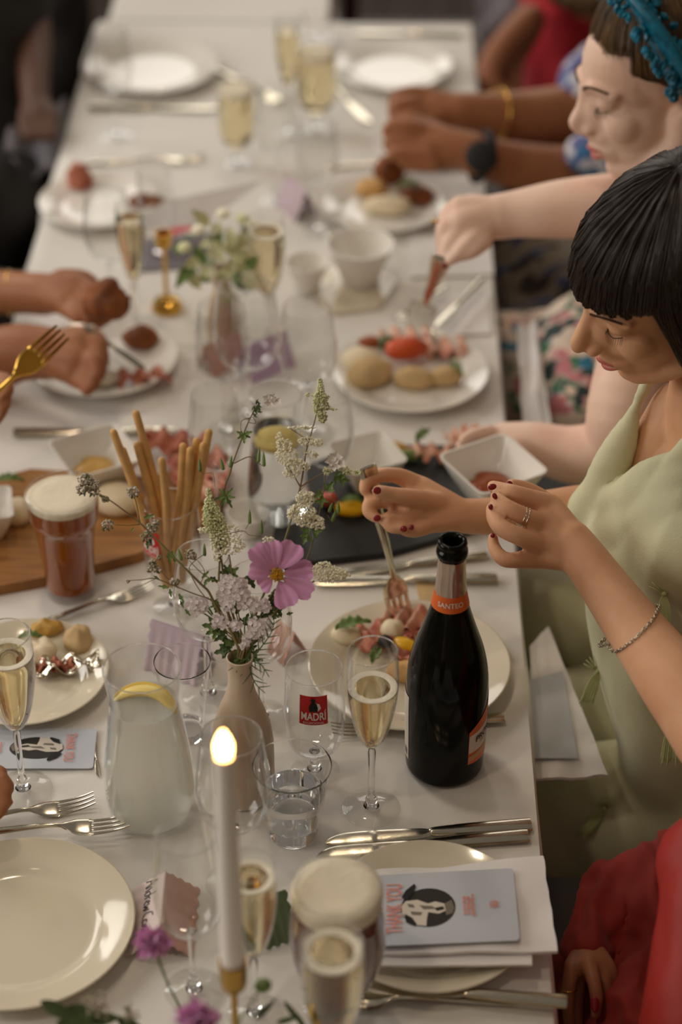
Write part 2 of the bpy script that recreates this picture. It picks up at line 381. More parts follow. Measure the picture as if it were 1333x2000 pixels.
# ------------------------------------------------------------ table ware builders
TZ = T+.0012
def on(px, py, h=0.0): p = P(px, py, h); return Vector((p.x, p.y, TZ))
def plate_mb(R_):
    b = MB(); s = R_/.135
    prof = [(0, .0025), (.07, .0025), (.082, 0), (.088, 0), (.092, .004), (.130, .019), (.135, .0215), (.1355, .0235), (.134, .0243),
            (.128, .0225), (.1, .0125), (.096, .0105), (.09, .0068), (.08, .0062), (0, .0060)]
    return b.lathe([(r*s, z*s) for r, z in prof], 72)
PLATES = {}
def plate(px, py, w, label, m=None, group=None):
    c = on(px, py, .015); R_ = round(w*mpp(c)/2, 4)
    o = plate_mb(R_).obj('dinner_plate', m or M_china); o.location = c
    return tag(o, label, 'plate', group), c, R_
def glass_body(name, label, kind, rx, ry, rw, H, m=None, liquid=None, level=.7, foam=0, group=None, cat='glass', n=48, th=.0006, loc=None):
    """a stemmed or footless glass whose rim centre shows at (rx, ry) with width rw"""
    m = m or (M_glass if kind == 'tumbler' else M_thin)
    c = P(rx, ry, H); rr = rw*mpp(c)/2; t = thing(name, label, cat, (c.x, c.y, TZ), group=group)
    prof = {'flute': [(.10, .40), (.42, .44), (.72, .53), (.95, .66), (1.06, .78), (1.05, .90), (1, 1)],
            'tulip': [(.10, .42), (.55, .445), (.98, .52), (1.18, .62), (1.2, .74), (1.1, .88), (1, 1)],
            'goblet': [(.16, .20), (.66, .235), (.98, .33), (1.08, .47), (1.09, .62), (1.05, .82), (1, 1)],
            'balloon': [(.12, .40), (.6, .42), (1.05, .5), (1.22, .62), (1.22, .72), (1.1, .88), (1, 1)],
            'tumbler': [(.60, 0), (.64, .05), (.72, .3), (.82, .55), (.92, .8), (1, 1)],
            'pint': [(.66, 0), (.69, .04), (.74, .35), (.84, .66), (.95, .76), (.97, .84), (1, 1)],
            'jug': [(.80, 0), (1.08, .04), (1.20, .16), (1.16, .36), (1.04, .56), (.92, .74), (.90, .80), (.95, .9), (1.02, 1)],
            'ale': [(.16, .12), (.5, .16), (.86, .28), (1.10, .45), (1.16, .6), (1.1, .78), (.96, 1)]}[kind]
    out = spline([(r*rr, z*H) for r, z in prof], 5); solid = kind in ('tumbler', 'pint', 'jug')
    base = {'tumbler': .014, 'pint': .012, 'jug': .008}.get(kind, .004)
    inn = [(max(r-th, .0008), z) for r, z in out if z > out[0][1]+base]
    z_in = inn[0][1]; b = MB()
    pr = ([(0, out[0][1])] if solid else [(0, out[0][1]-.001)])+out+[(out[-1][0]-th*.5, H+th*.4)]+inn[::-1]+[(inn[0][0]*.6, z_in-.0008), (0, z_in-.0012)]
    b.lathe(pr, n); b.obj('bowl' if not solid else 'glass_wall', m, t, angle=50)
    if m is not M_glass and n > 30:
        b = MB(); b.lathe([(rr-th*.5+math.cos(a)*.0008, H+math.sin(a)*.0008) for a in (0, 1.05, 2.09, 3.14, 4.19, 5.24)], n, close=True); b.obj('rim', M_glass, t, angle=180)
    if not solid:
        b = MB(); zb = out[0][1]; fr = {'flute': 1.22, 'goblet': .88, 'ale': .85}.get(kind, 1.05)*rr
        b.lathe([(0, 0), (fr, 0), (fr+.0006, .0008), (fr, .0016), (fr*.5, .0028), (.010, .0055)] + ([(0, .0060)]), n); b.obj('foot', m, t, angle=50)
        b = MB(); sr = .0036
        b.lathe([(0, .0058), (.009, .0056), (.0062, .010), (.0068, .014), (sr+.0006, .022), (sr, .032), (sr, zb*.7), (sr*1.2, zb-.006), (out[0][0]*1.25, zb+.0006), (0, zb+.0008)], 20)
        b.obj('stem', M_glass, t, angle=50)
    if liquid:
        zl = z_in+(H-z_in)*level; g = .00035
        lp = [(max(r-g, .0004), z+g) for r, z in inn if z < zl]
        rl = lp[-1][0]+(zl-lp[-1][1])*.1
        b = MB(); b.lathe([(0, z_in+g)]+lp+[(rl, zl), (0, zl-.0004)], n); b.obj('drink', liquid, t, angle=60)
        if foam:
            b = MB(); top = [(rl-.0008, zl+foam*(1 if foam > .004 else .8))]
            if foam > .004: b.lathe([(0, zl+.0006), (rl-.0003, zl+.0006), (rl+.0006*(foam*90), zl+foam*.8), (rl*.96, zl+foam), (rl*.6, zl+foam*1.02), (0, zl+foam*.98)], n)
            else: b.lathe([(rl*.70, zl+.0002), (rl-.0004, zl+.0002), (rl-.0004, zl+foam), (rl*.80, zl+foam), (rl*.70, zl+.0006)], n, close=True)
            b.obj('foam', M_foam if foam > .004 else M_foamw, t, angle=60)
    return t, c, rr, out
def curved_text(parent, txt, size, out, z0, ang, m, sx=1, lift=.0005, name='lettering', bold=0, tilt=0):
    def rad(z):
        for (r1, z1), (r2, z2) in zip(out, out[1:]):
            if z1 <= z <= z2: return r1+(r2-r1)*(z-z1)/max(z2-z1, 1e-6)
        return out[-1][0]
    def fn(x, y):
        z = z0+y+x*tilt; r = rad(z)+lift; a = ang+x/rad(z0); return (r*math.cos(a), r*math.sin(a), z)
    return decal(name, text_mesh(txt, size, fn, sx=sx, bold=bold), m, parent)
def curved_patch(parent, name, out, z0, z1, a0, a1, m, lift=.0003, top=None, nu=24, nv=10):
    def rad(z):
        for (r1, z1_), (r2, z2) in zip(out, out[1:]):
            if z1_ <= z <= z2: return r1+(r2-r1)*(z-z1_)/max(z2-z1_, 1e-6)
        return out[-1][0]
    b = MB()
    def fn(u, v):
        a = a0+(a1-a0)*u; lo = z0 if not callable(z0) else z0(u); hi = z1 if not callable(z1) else z1(u)
        z = lo+(hi-lo)*v; r = rad(z)+lift; return (r*math.cos(a), r*math.sin(a), z)
    b.sheet(fn, nu, nv); return b.obj(name, m, parent, angle=180)
# cutlery: local +x runs from handle to tip, lying on z=0
def strip(b, secs, n=10, mi=0):
    """secs: (x, y, z, half width, half thickness)"""
    vs = []; fs = []
    q = spline(secs, 4)
    for x, y, z, hw, ht in q:
        for k in range(n):
            a = 2*PI*k/n; vs.append((x, y+math.cos(a)*hw, z+math.sin(a)*ht))
    for i in range(len(q)-1):
        for k in range(n): k2 = (k+1) % n; fs.append((i*n+k, i*n+k2, (i+1)*n+k2, (i+1)*n+k))
    fs += [tuple(range(n-1, -1, -1)), tuple((len(q)-1)*n+k for k in range(n))]
    return b.add(vs, fs, mi)
FH = MB(); strip(FH, [(-.1, 0, .003, .0072, .0016), (-.094, 0, .003, .0088, .0019), (-.05, 0, .0045, .0062, .002), (0, 0, .0085, .0036, .0022), (.022, 0, .0095, .0028, .0024), (.034, 0, .008, .0032, .0022)])
FHm = FH.mesh('fork_handle', M_silver)
FD = MB(); strip(FD, [(.032, 0, .0083, .0034, .002), (.040, 0, .0065, .008, .0015), (.048, 0, .0045, .0118, .0012), (.060, 0, .003, .0128, .0011), (.064, 0, .003, .0127, .001)], 14)
FDm = FD.mesh('fork_head', M_silver)
FT = []
for k in range(4):
    y = (k-1.5)*.0066; b = MB(); strip(b, [(.061, y, .003, .0026, .001), (.075, y*.97, .0032, .0021, .001), (.092, y*.93, .006, .0017, .0009), (.105, y*.9, .0105, .0011, .0007)], 8); FT.append(b.mesh('fork_tine', M_silver))
def fork(a, b_, label, h=None, m=None, group=None, L=.2, flip=False, roll=0.0, facing=False):
    """a: handle end, b_: tip (world points)"""
    a, b_ = Vector(a), Vector(b_); d = b_-a; s = d.length/.205
    t = thing('fork', label, 'fork', (0, 0, 0), group=group)
    x = d.normalized(); zz = (CAM-a).normalized() if facing else Vector((0, 0, 1)); y = zz.cross(x).normalized(); z = x.cross(y)
    rot = Matrix((x, y, z)).transposed(); rot = rot @ Matrix.Rotation(roll+(PI if flip else 0), 3, 'X')
    t.matrix_world = Matrix.Translation(a+d*.488) @ rot.to_4x4() @ Matrix.Scale(s, 4)
    for n_, me in (('handle', FHm), ('head', FDm)): link(n_, me, t)
    for me in FT: link('tine', me, t)
    if m:
        for c_ in t.children: c_.material_slots[0].link = 'OBJECT'; c_.material_slots[0].material = m
    return t
KH = MB(); strip(KH, [(-.11, 0, .005, .0088, .0042), (-.105, 0, .005, .0095, .0046), (-.03, 0, .005, .0078, .0045), (-.005, 0, .005, .006, .004), (0, 0, .005, .0045, .003)], 12); KHm = KH.mesh('knife_handle', M_silver)
KB = MB(); strip(KB, [(-.001, 0, .004, .005, .002), (.01, 0, .004, .0075, .0011), (.05, .001, .004, .0102, .0009), (.09, .001, .004, .0098, .0007), (.108, .003, .004, .006, .0005), (.115, .005, .004, .001, .0003)], 10); KBm = KB.mesh('knife_blade', M_silver)
def knife(a, b_, label, group=None, roll=0.0):
    a, b_ = Vector(a), Vector(b_); d = b_-a; s = d.length/.225
    t = thing('table_knife', label, 'knife', (0, 0, 0), group=group)
    x = d.normalized(); y = Vector((0, 0, 1)).cross(x).normalized(); z = x.cross(y); rot = Matrix((x, y, z)).transposed() @ Matrix.Rotation(roll, 3, 'X')
    t.matrix_world = Matrix.Translation(a+d*.49) @ rot.to_4x4() @ Matrix.Scale(s, 4)
    link('handle', KHm, t); link('blade', KBm, t); return t
def lay(f, x0, y0, x1, y1, label, h=0.0, **k):
    a, b = on(x0, y0), on(x1, y1); a.z += h; b.z += h; return f(a, b, label, **k)
# ------------------------------------------------------------ prosecco bottle
def make_bottle():
    c = on(868, 1492); t = thing('prosecco_bottle', 'open dark green prosecco bottle with orange neck band at the right table edge', 'bottle', c, 0)
    s = 82*mpp(c)/.044*1.0
    H = .312
    R_ = .0445
    out = spline([(.036, 0), (.0425, .004), (R_*.985, .02), (R_, .06), (R_*1.015, .10), (R_*.99, .135), (R_*.87, .165), (R_*.66, .195), (R_*.48, .222), (.0168, .245), (.0148, .265), (.0142, .285), (.0140, .2915)], 6)
    b = MB(); pr = [(0, .012), (.02, .006)]+out+[(.0163, .2925), (.0168, .296), (.0163, .3005), (.0145, .3015), (.0142, .303), (.0150, .3045), (.0158, .3075), (.0150, .311), (.0128, .312), (.0105, .3105), (.0100, .300), (.0100, .26), (0, .25)]
    b.lathe(pr, 64); b.obj('glass_body', M_bottle, t, angle=60)
    ang = -PI/2
    # torn foil collar
    b = MB()
    def rr(z):
        for (r1, z1), (r2, z2) in zip(out, out[1:]):
            if z1 <= z <= z2: return r1+(r2-r1)*(z-z1)/max(z2-z1, 1e-6)
        return out[-1][0]
    def fo(u, v):
        a = 2*PI*u; hi = .2895+.0016*noise.noise((u*40, 3, 0))+.003*max(0, math.sin(a-.5))**2; z = .246+(hi-.246)*v; r = rr(min(z, .2914))+.0006+.0004*noise.noise((u*30, z*200, 1))
        return (r*math.cos(a), r*math.sin(a), z)
    b.sheet(fo, 120, 8); b.obj('foil_collar', M_foil, t)
    curved_patch(t, 'neck_band', out, .229, .2475, 0, 2*PI, M_orange, .0007, nu=64)
    curved_text(t, 'SANTEO', .0082, out, .2385, ang-.02, M_paper, lift=.0019, sx=.85, bold=.0001)
    curved_patch(t, 'back_label', out, .022, .112, -PI+.02-.55, -PI+.42, M_paper, .0004)
    for k in range(12):
        b = MB(); a = -PI+.36-.016*k
        curved_patch(t, 'barcode_line', out, .026, .036, a, a-(.010 if k % 3 else .006), M_ink, .0006, nu=2, nv=3)
    a0, a1 = -1.00, .35
    curved_patch(t, 'front_label', out, lambda u: .026+.006*(1-u), lambda u: .079+.034*min(1, u*1.2), a0, a1, M_orange, .0004, nu=30, nv=12)
    curved_patch(t, 'label_panel', out, lambda u: .048, lambda u: .073+.012*u, a0+.01, a1, M_paper, .0006, nu=30, nv=8)
    curved_patch(t, 'label_swirl', out, lambda u: .036+.004*u, lambda u: .043+.010*u, a0+.01, a1, mat('label_tan', (206, 160, 110), .5), .0007, nu=30, nv=6)
    curved_text(t, 'PROSECCO', .0115, out, .0675, a0+.80, M_ink, sx=.9, lift=.0012, bold=.0002, tilt=.12)
    curved_text(t, 'SPUMANTE', .0045, out, .0590, a0+.62, M_ink, sx=.9, lift=.0012, tilt=.1)
    return t
make_bottle()
# ------------------------------------------------------------ glasses near the lens
t, c, rr, out = glass_body('champagne_flute', 'champagne flute of sparkling wine between the bottle and the red-logo glass', 'flute', 729, 1274, 98, .222, liquid=M_fizz, level=.62, foam=.001)
t, c, rr, out = glass_body('champagne_flute', 'champagne flute with a white foam ring at the left edge, held at its foot', 'flute', 10, 1240, 98, .222, liquid=M_fizz, level=.78, foam=.0016)
def logo(t, out, z0, z1, a0, a1):
    curved_patch(t, 'red_logo', out, z0, z1, a0, a1, M_redlogo, .0005)
    am = (a0+a1)/2; h = z1-z0
    curved_text(t, 'MADRI', h*.37, out, z0+h*.29, am, M_whiteink, sx=.62, lift=.0010, bold=.0003); curved_text(t, '/', h*.13, out, z0+h*.47, am+.40*(a1-a0), M_whiteink, sx=1, lift=.0010, bold=.0002)
    curved_text(t, 'EXCEPCIONAL', h*.11, out, z0+h*.075, am, M_whiteink, sx=.80, lift=.0010)
    # small standing figure in cap, waistcoat and white sleeves
    def poly(name, pts, m):
        b = MB(); n = len(pts)
        def fn(p):
            z = z0+h*(.49+p[1]*.48); a = am+(p[0]*h*.46)/rr
            for (r1, q1), (r2, q2) in zip(out, out[1:]):
                if q1 <= z <= q2: r = r1+(r2-r1)*(z-q1)/max(q2-q1, 1e-6); break
            r += lift[0]; lift[0] += .00005
            return (r*math.cos(a), r*math.sin(a), z)
        b.add([fn(p) for p in pts], [tuple(range(n))]); b.obj(name, m, t, smooth=False)
    lift = [.0009]
    poly('figure_sleeve', [(.1, .62), (.34, .5), (.42, .2), (.30, .05), (.22, .0), (.2, .5)], M_whiteink)
    lift[0] += .0004; poly('figure_waistcoat', [(-.22, 0), (-.26, .3), (-.14, .62), (.02, .70), (.14, .6), (.24, .3), (.22, .0)], M_ink)
    lift[0] += .0004; poly('figure_head', [(-.1, .66), (-.12, .82), (-.16, .86), (-.1, .97), (.06, .98), (.12, .86), (.08, .7), (.0, .62)], M_ink)
t, c, rr, out = glass_body('stemmed_beer_glass', 'empty stemmed beer glass with a red square logo, right of the vase', 'goblet', 614, 1306, 112, .150)
logo(t, out, .098, .137, -PI/2-.47, -PI/2+.47)
t, c, rr, out = glass_body('stemmed_beer_glass', 'beer glass with a red logo holding the breadsticks behind the flowers', 'goblet', 333, 985, 106, .155)
logo(t, out, .096, .132, -PI/2-1.15, -PI/2-.35)
BREADGLASS = (c, rr)
glass_body('water_tumbler', 'tapered tumbler half full of water in front of the vase', 'tumbler', 571, 1496, 156, .098, liquid=M_water, level=.52)
glass_body('wine_glass', 'empty balloon wine glass right behind the lit candle', 'balloon', 452, 1440, 122, .205)
glass_body('wine_glass', 'tall empty wine glass standing over the blush name card at lower left', 'balloon', 362, 1632, 118, .215)
glass_body('champagne_flute', 'tulip glass of sparkling wine with foam rim, right of the candle', 'flute', 489, 1692, 96, .205, liquid=M_fizz, level=.86, foam=.0018)
glass_body('wine_glass', 'empty wine glass behind the right side of the bouquet', 'tulip', 503, 1128, 112, .205)
glass_body('wine_glass', 'empty wine glass behind the white yarrow at the bouquet left side', 'tulip', 396, 1085, 104, .205)
glass_body('water_tumbler', 'empty stemless tumbler tucked behind the water carafe', 'tumbler', 356, 1292, 112, .11)
glass_body('stemmed_beer_glass', 'stemmed glass of dark red ale with thick foam at the bottom', 'ale', 659, 1728, 168, .175, liquid=M_red_ale, level=.84, foam=.018)
glass_body('champagne_flute', 'flute of sparkling wine in front of the dark red ale', 'flute', 650, 1842, 120, .225, liquid=M_fizz, level=.9, foam=.0018)
t, c, rr, out = glass_body('pint_glass', 'pint glass of amber beer with a cream head at left', 'pint', 121, 962, 144, .150, liquid=M_amber, level=.90, foam=.010)
# carafe
t, c, rr, out = glass_body('water_carafe', 'glass carafe of water with a lemon slice, left of the vase', 'jug', 277, 1306, 154, .205, liquid=M_whitened, level=.76, cat='carafe', th=.0016)
lm = thing('lemon_slice', 'lemon slice floating in the near glass carafe', 'lemon', (c.x, c.y, 0)); 
b = MB(); b.tube([(-.030, .004, 0), (-.018, .010, .004), (0, .012, .006), (.018, .006, .004), (.032, -.008, -.004)], [.003, .008, .010, .009, .004], n=12, flat=(1, .55), up=(0, .3, 1), round_=True)
b.obj('flesh', M_lemon, lm); b2 = MB(); b2.tube([(-.031, .008, .001), (-.018, .017, .005), (0, .020, .007), (.020, .012, .005), (.034, -.004, -.003)], [.002, .003, .0032, .003, .002], n=8, round_=True); b2.obj('rind', mat('lemon_rind', (232, 196, 84), .4), lm)
lm.location.z = TZ+.158
# ------------------------------------------------------------ candle
c = on(462, 2190); c = P(455, 1882, .195); base = Vector((c.x, c.y, TZ))
t = thing('brass_candlestick', 'slim brass candlestick at the bottom of the picture holding the candle', 'candlestick', base)
b = MB(); b.lathe([(0, 0), (.045, 0), (.046, .002), (.040, .005), (.01, .009), (0, .009)], 40); b.obj('base', M_brass, t)
b = MB(); b.lathe([(0, .008), (.005, .008), (.0032, .02), (.0032, .16), (0, .16)], 16); b.obj('stem', M_brass, t)
b = MB(); b.lathe([(0, .158), (.004, .158), (.011, .165), (.0125, .172), (.0128, .197), (.0118, .197), (.0112, .175), (0, .174)], 32); b.obj('cup', M_brass, t)
cn = thing('taper_candle', 'lit white taper candle burning in the brass candlestick', 'candle', (base.x, base.y, TZ+.175))
b = MB(); b.lathe([(0, 0), (.0106, 0), (.0104, .08), (.0094, .17), (.0082, .262), (.0070, .267), (.003, .2645), (0, .264)], 32); b.obj('wax', M_wax, cn)
b = MB(); b.tube([(0, 0, .263), (.0004, 0, .268), (.001, 0, .272)], .0007, n=6); b.obj('wick', M_lash, cn)
b = MB(); b.lathe([(0, .266), (.0045, .268), (.0072, .273), (.0072, .279), (.0050, .286), (.0018, .293), (0, .295)], 24); b.obj('flame', M_flame, cn)
# ------------------------------------------------------------ near plates, forks, knives
o, PA, RA = plate(838, 1790, 400, 'dinner plate under the folded napkin and thank you card')
o, PBp, RB = plate(800, 1302, 392, 'dinner plate of antipasti beside the prosecco bottle')
o, PL, RLp = plate(38, 1806, 450, 'empty dinner plate cut by the lower left edge')
o, PL2, RL2 = plate(52, 1312, 320, 'dinner plate with cheese and used foil at left, behind the flute')
lay(fork, -175, 1632, 186, 1572, 'upper of two forks beside the lower left plate')
lay(fork, -120, 1655, 256, 1632, 'lower fork resting against the rim of the lower left plate', h=.012)
lay(knife, 1034, 1618, 634, 1648, 'longer knife above the napkin plate, blade to the left')
lay(knife, 1028, 1640, 618, 1674, 'second knife tucked against the napkin plate rim')
lay(fork, 1000, 1958, 640, 1960, 'fork under the knife below the napkin plate')
lay(knife, 1103, 1972, 700, 1936, 'knife lying across the fork below the napkin plate', h=.006)
lay(knife, 968, 1137, 610, 1140, 'knife just above the antipasti plate, by the bottle neck')
lay(knife, 948, 1090, 640, 1128, 'knife nearest to the black slate, above the antipasti plate')
lay(fork, 985, 1408, 648, 1438, 'fork half hidden between the flute and the bottle', h=.002)
lay(fork, 40, 1236, 296, 1152, 'fork lying right of the amber pint')
lay(knife, 185, 1452, 192, 1520, 'small brass knife end beside the left carafe')
# ------------------------------------------------------------ napkin and card on plate
def quad_cloth(name, label, cat, cor, h, th, m, nu=28, nv=16, amp=.0012, sag=.0, seed=0, group=None):
    q = [P(x, y, h) for x, y in cor]      # corners: far left, far right, near right, near left
    o = thing(name, label, cat, q[0], group=group); b = MB(); q0 = q[0]
    def fn(u, v):
        p = q[0].lerp(q[1], u).lerp(q[3].lerp(q[2], u), v) - q0
        p.z += amp*2*noise.noise((u*3+seed, v*3, seed))+amp*math.sin(u*9+v*3+seed)-sag*abs(u-.5)
        p.x += .0015*noise.noise((v*6, seed, 0)); p.y += .0018*noise.noise((u*6, seed, 2)); return p
    b.sheet(fn, nu, nv, th=th); b.obj('cloth', m, o, angle=80); return o
nk = quad_cloth('folded_napkin', 'white napkin folded under the thank you card on the near plate', 'napkin', [(690, 1706), (1062, 1672), (1090, 1856), (700, 1862)], .033, .004, M_napkin, amp=.0015)
q0 = Vector(nk.location)
for cor, h, s in (([(700, 1722), (1036, 1700), (1040, 1884), (700, 1886)], .027, 5),):
    q = [P(x, y, h) for x, y in cor]; b = MB()
    b.sheet(lambda u, v: q[0].lerp(q[1], u).lerp(q[3].lerp(q[2], u), v)-q0+Vector((0, 0, .001*noise.noise((u*4, v*4, s)))), 20, 10, th=.003); b.obj('fold', M_napkin, nk, angle=80)
def card_frame(cor, h):
    q = [P(c[0], c[1], c[2] if len(c) > 2 else h) for c in cor]
    def fn(u, v, dz=0): p = q[0].lerp(q[1], u).lerp(q[3].lerp(q[2], u), v); return Vector((p.x, p.y, p.z+dz))
    return q, fn
def menu_card(name, label, cor, h, flip=False, blank=False, text=True, m=None):
    """u runs along the long side; the writing reads upwards at the left end"""
    q, fn = card_frame(cor, h); o0 = q[0]; t = thing(name, label, 'card', o0)
    def g(u, v, dz=0):
        if flip: u, v = 1-u, 1-v
        return fn(u, v, dz)-o0
    b = MB(); r = .05; pts = []
    for cx, cy_, a0 in ((1-r*.6, r, -90), (1-r*.6, 1-r, 0), (r*.6, 1-r, 90), (r*.6, r, 180)):
        for k in range(5): a = math.radians(a0+k*22.5); pts.append((cx+math.cos(a)*r*.6, cy_+math.sin(a)*r))
    n = len(pts); vs = [g(u, v, 0) for u, v in pts]+[g(u, v, .0012) for u, v in pts]
    b.add(vs, [tuple(range(n)), tuple(range(2*n-1, n-1, -1))]+[(i, n+i, n+(i+1) % n, (i+1) % n) for i in range(n)]); b.obj('card', m or M_card, t, smooth=False)
    def poly(nm, uv, m, dz):
        b = MB(); b.add([g(u, v, dz) for u, v in uv], [tuple(range(len(uv)))]); b.obj(nm, m, t, smooth=False)
    if blank: return t
    cu, cv, ru, rv = .40, .50, .185, .27
    el = lambda cu, cv, ru, rv, n=36: [(cu+ru*math.cos(2*PI*k/n), cv+rv*math.sin(2*PI*k/n)) for k in range(n)]
    poly('photo_oval', el(cu, cv, ru, rv), mat('print_black', (38, 34, 32), .6), .0016)
    pg, pp = mat('print_grey', (120, 112, 102), .6), mat('print_pale', (214, 206, 194), .6)
    D = lambda L: [(cu+a, cv+c) for a, c in L]
    poly('photo_flank', D([(.11, -.04), (.16, -.09), (.178, .02), (.165, .10), (.12, .12)]), pg, .0018)
    poly('photo_blaze', D([(-.182, -.03), (-.15, -.10), (-.07, -.11), (0, -.05), (.05, -.075), (.11, -.04), (.12, .06), (.07, .10), (.0, .07), (-.01, .16), (-.015, .262), (-.08, .24), (-.14, .17), (-.175, .08)]), pp, .0020)
    poly('photo_streak', D([(-.14, -.06), (-.10, -.045), (-.09, .0), (-.13, -.01)]), pg, .0022)
    poly('photo_streak', D([(-.06, -.03), (.03, -.01), (.05, .03), (-.03, .03)]), pg, .0022)
    poly('photo_streak', D([(-.12, .05), (-.04, .07), (-.05, .11), (-.11, .10)]), pg, .0022)
    poly('photo_patch', D([(.04, .02), (.10, .0), (.11, .04), (.06, .06)]), mat('print_black', (0, 0, 0)), .0023)
    poly('photo_ear', D([(-.14, -.10), (-.18, -.15), (-.15, -.25), (-.09, -.34), (-.08, -.30), (-.10, -.20)]), M_ink, .0023)
    poly('photo_ear', D([(-.16, .08), (-.15, .20), (-.09, .26), (-.08, .23), (-.11, .14)]), M_ink, .0023)
    if text:
        def put(txt, size, u0, v0, m, sx=.6):
            L = (q[1]-q[0]).length; W = (q[3]-q[0]).length
            return decal('lettering', text_mesh(txt, size*W, lambda x, y: g(u0-(-y)/L*-1, v0-x/W, .0026), sx=sx, bold=.0002), m, t)
        put('THANK YOU', .24, .175, .50, M_coral, .50)
        for k, s in enumerate(('to all our family', 'for sharing this', 'special day with us')): put(s, .045, .645+.028*k, .5, M_coral, .9)
        put('J & L', .06, .83, .5, M_coral, .9); put('2023', .05, .86, .5, M_coral, .9)
    return t
menu_card('menu_card', 'pale blue thank you card with an oval cow photo on the near napkin', [(722, 1712), (1003, 1697), (1016, 1838), (720, 1850)], .037)
menu_card('menu_card', 'thank you card with an upside-down cow photo under the left flute', [(-90, 1424), (190, 1424), (182, 1502), (-110, 1502)], .003, flip=True)
# ------------------------------------------------------------ name cards
def tent(name, label, a, b_, apex_h, m, w, group=None, wavy=.0015, m_shade=None):
    """folded card: a, b_ pixel ends of the ridge foot line, w depth"""
    A, B = on(*a), on(*b_); d = (B-A); L = d.length; x = d.normalized(); n = Vector((0, 0, 1)).cross(x)
    t = thing(name, label, 'name card', A, group=group)
    for s, nm in ((-1, 'front_panel'), (1, 'back_panel')):
        b = MB()
        def fn(u, v):
            e = wavy*math.sin(v*26); e2 = wavy*math.sin(u*34)*(1-v)
            return x*(L*u+(e if u in (0, 1) else 0))+n*s*(w*(1-v)+e2)+Vector((0, 0, apex_h*v+.0006))
        b.sheet(fn, 30, 14, th=n*(-s)*.0006); b.obj(nm, (m_shade or m) if s*n.x > 0 else m, t, angle=80)
    return t, A, x, n, L
tent('place_card', 'lilac folded card behind the glass carafe', (300, 1285), (402, 1318), .058, M_lilac, .024)
tent('place_card', 'pink folded card behind the red-logo glass', (545, 1262), (578, 1290), .04, M_pink, .018)
tent('place_card', 'sage green scalloped card with writing behind the candle', (560, 1800), (470, 1830), .045, M_sage, .028)
tent('place_card', 'pink folded card in the middle of the table beyond the flowers', (400, 730), (470, 700), .045, M_pink, .02)
tent('place_card', 'lilac folded card beside the pink one beyond the flowers', (476, 740), (560, 705), .05, M_lavender, .02)
tent('place_card', 'lilac folded card in front of the white sauce bowls', (560, 395), (600, 430), .05, M_lilac, .02)
tc_, A, x_, n_, L_ = tent('place_card', 'blush folded name card with handwriting by the lower left plate', (312, 1872), (326, 1738), .026, M_blush, .034, m_shade=M_pink)  # one card: the shade on its right panel is painted as pink
# handwriting strokes on the panel that faces the glasses
STROKES = [[(0, 0), (.25, 1), (.5, 0)], [(.1, .4), (.45, .45)], [(.6, 0), (.62, .45), (.8, .5), (.9, 0)], [(1.3, .45), (1.05, .4), (1.1, 0), (1.32, .1), (1.36, 1)],
           [(1.5, .45), (1.55, 0)], [(1.55, .35), (1.75, .5)], [(1.85, .25), (2.1, .35), (1.98, .5), (1.86, .2), (2.15, 0)], [(2.25, .5), (2.35, 0), (2.5, .4), (2.62, 0), (2.75, .5)],
           [(3.5, .9), (3.15, .8), (3.05, .2), (3.5, 0)], [(3.85, .4), (3.62, .4), (3.65, 0), (3.88, .1), (3.95, 0)], [(4.05, .4), (4.08, 0), (4.25, .45), (4.32, 0), (4.5, .45), (4.55, 0)],
           [(4.7, .5), (4.68, -.5)], [(4.7, .4), (4.95, .4), (4.9, 0), (4.7, .05)], [(5.1, .9), (5.1, 0), (5.3, .1), (5.25, .4), (5.1, .35)], [(5.4, .2), (5.62, .3), (5.5, .45), (5.4, .1), (5.7, 0)]]
wv = Vector((0, 0, 1)).cross(x_)
sgn = -1 if wv.x > 0 else 1
b = MB(); Lc = 5.8; sc = L_*.92/Lc
for st in STROKES:
    pts = []
    for u, v in st:
        vv = .60-.42*v   # 0 bottom .. 1 ridge
        p = x_*(L_-(u*sc+L_*.03))+n_*sgn*(.034*(1-(.40+.36*v)))+Vector((0, 0, .026*(.40+.36*v)+.0016)); pts.append(p)
    b.tube(pts, .00045, n=5, sub=4)
b.obj('handwriting', M_ink, tc_)
def paper(name, label, cor, h, m, cat='paper'):
    q = [P(x, y, h) for x, y in cor]; o = thing(name, label, cat, q[0]); b = MB(); b.sheet(lambda u, v: q[0].lerp(q[1], u).lerp(q[3].lerp(q[2], u), v)-q[0], 6, 6, th=.0015); b.obj('sheet', m, o); return o
paper('butter_pat', 'small cream paper tag beyond the antipasti plate', [(812, 1137), (850, 1134), (856, 1180), (822, 1182)], .003, M_bread, 'paper')
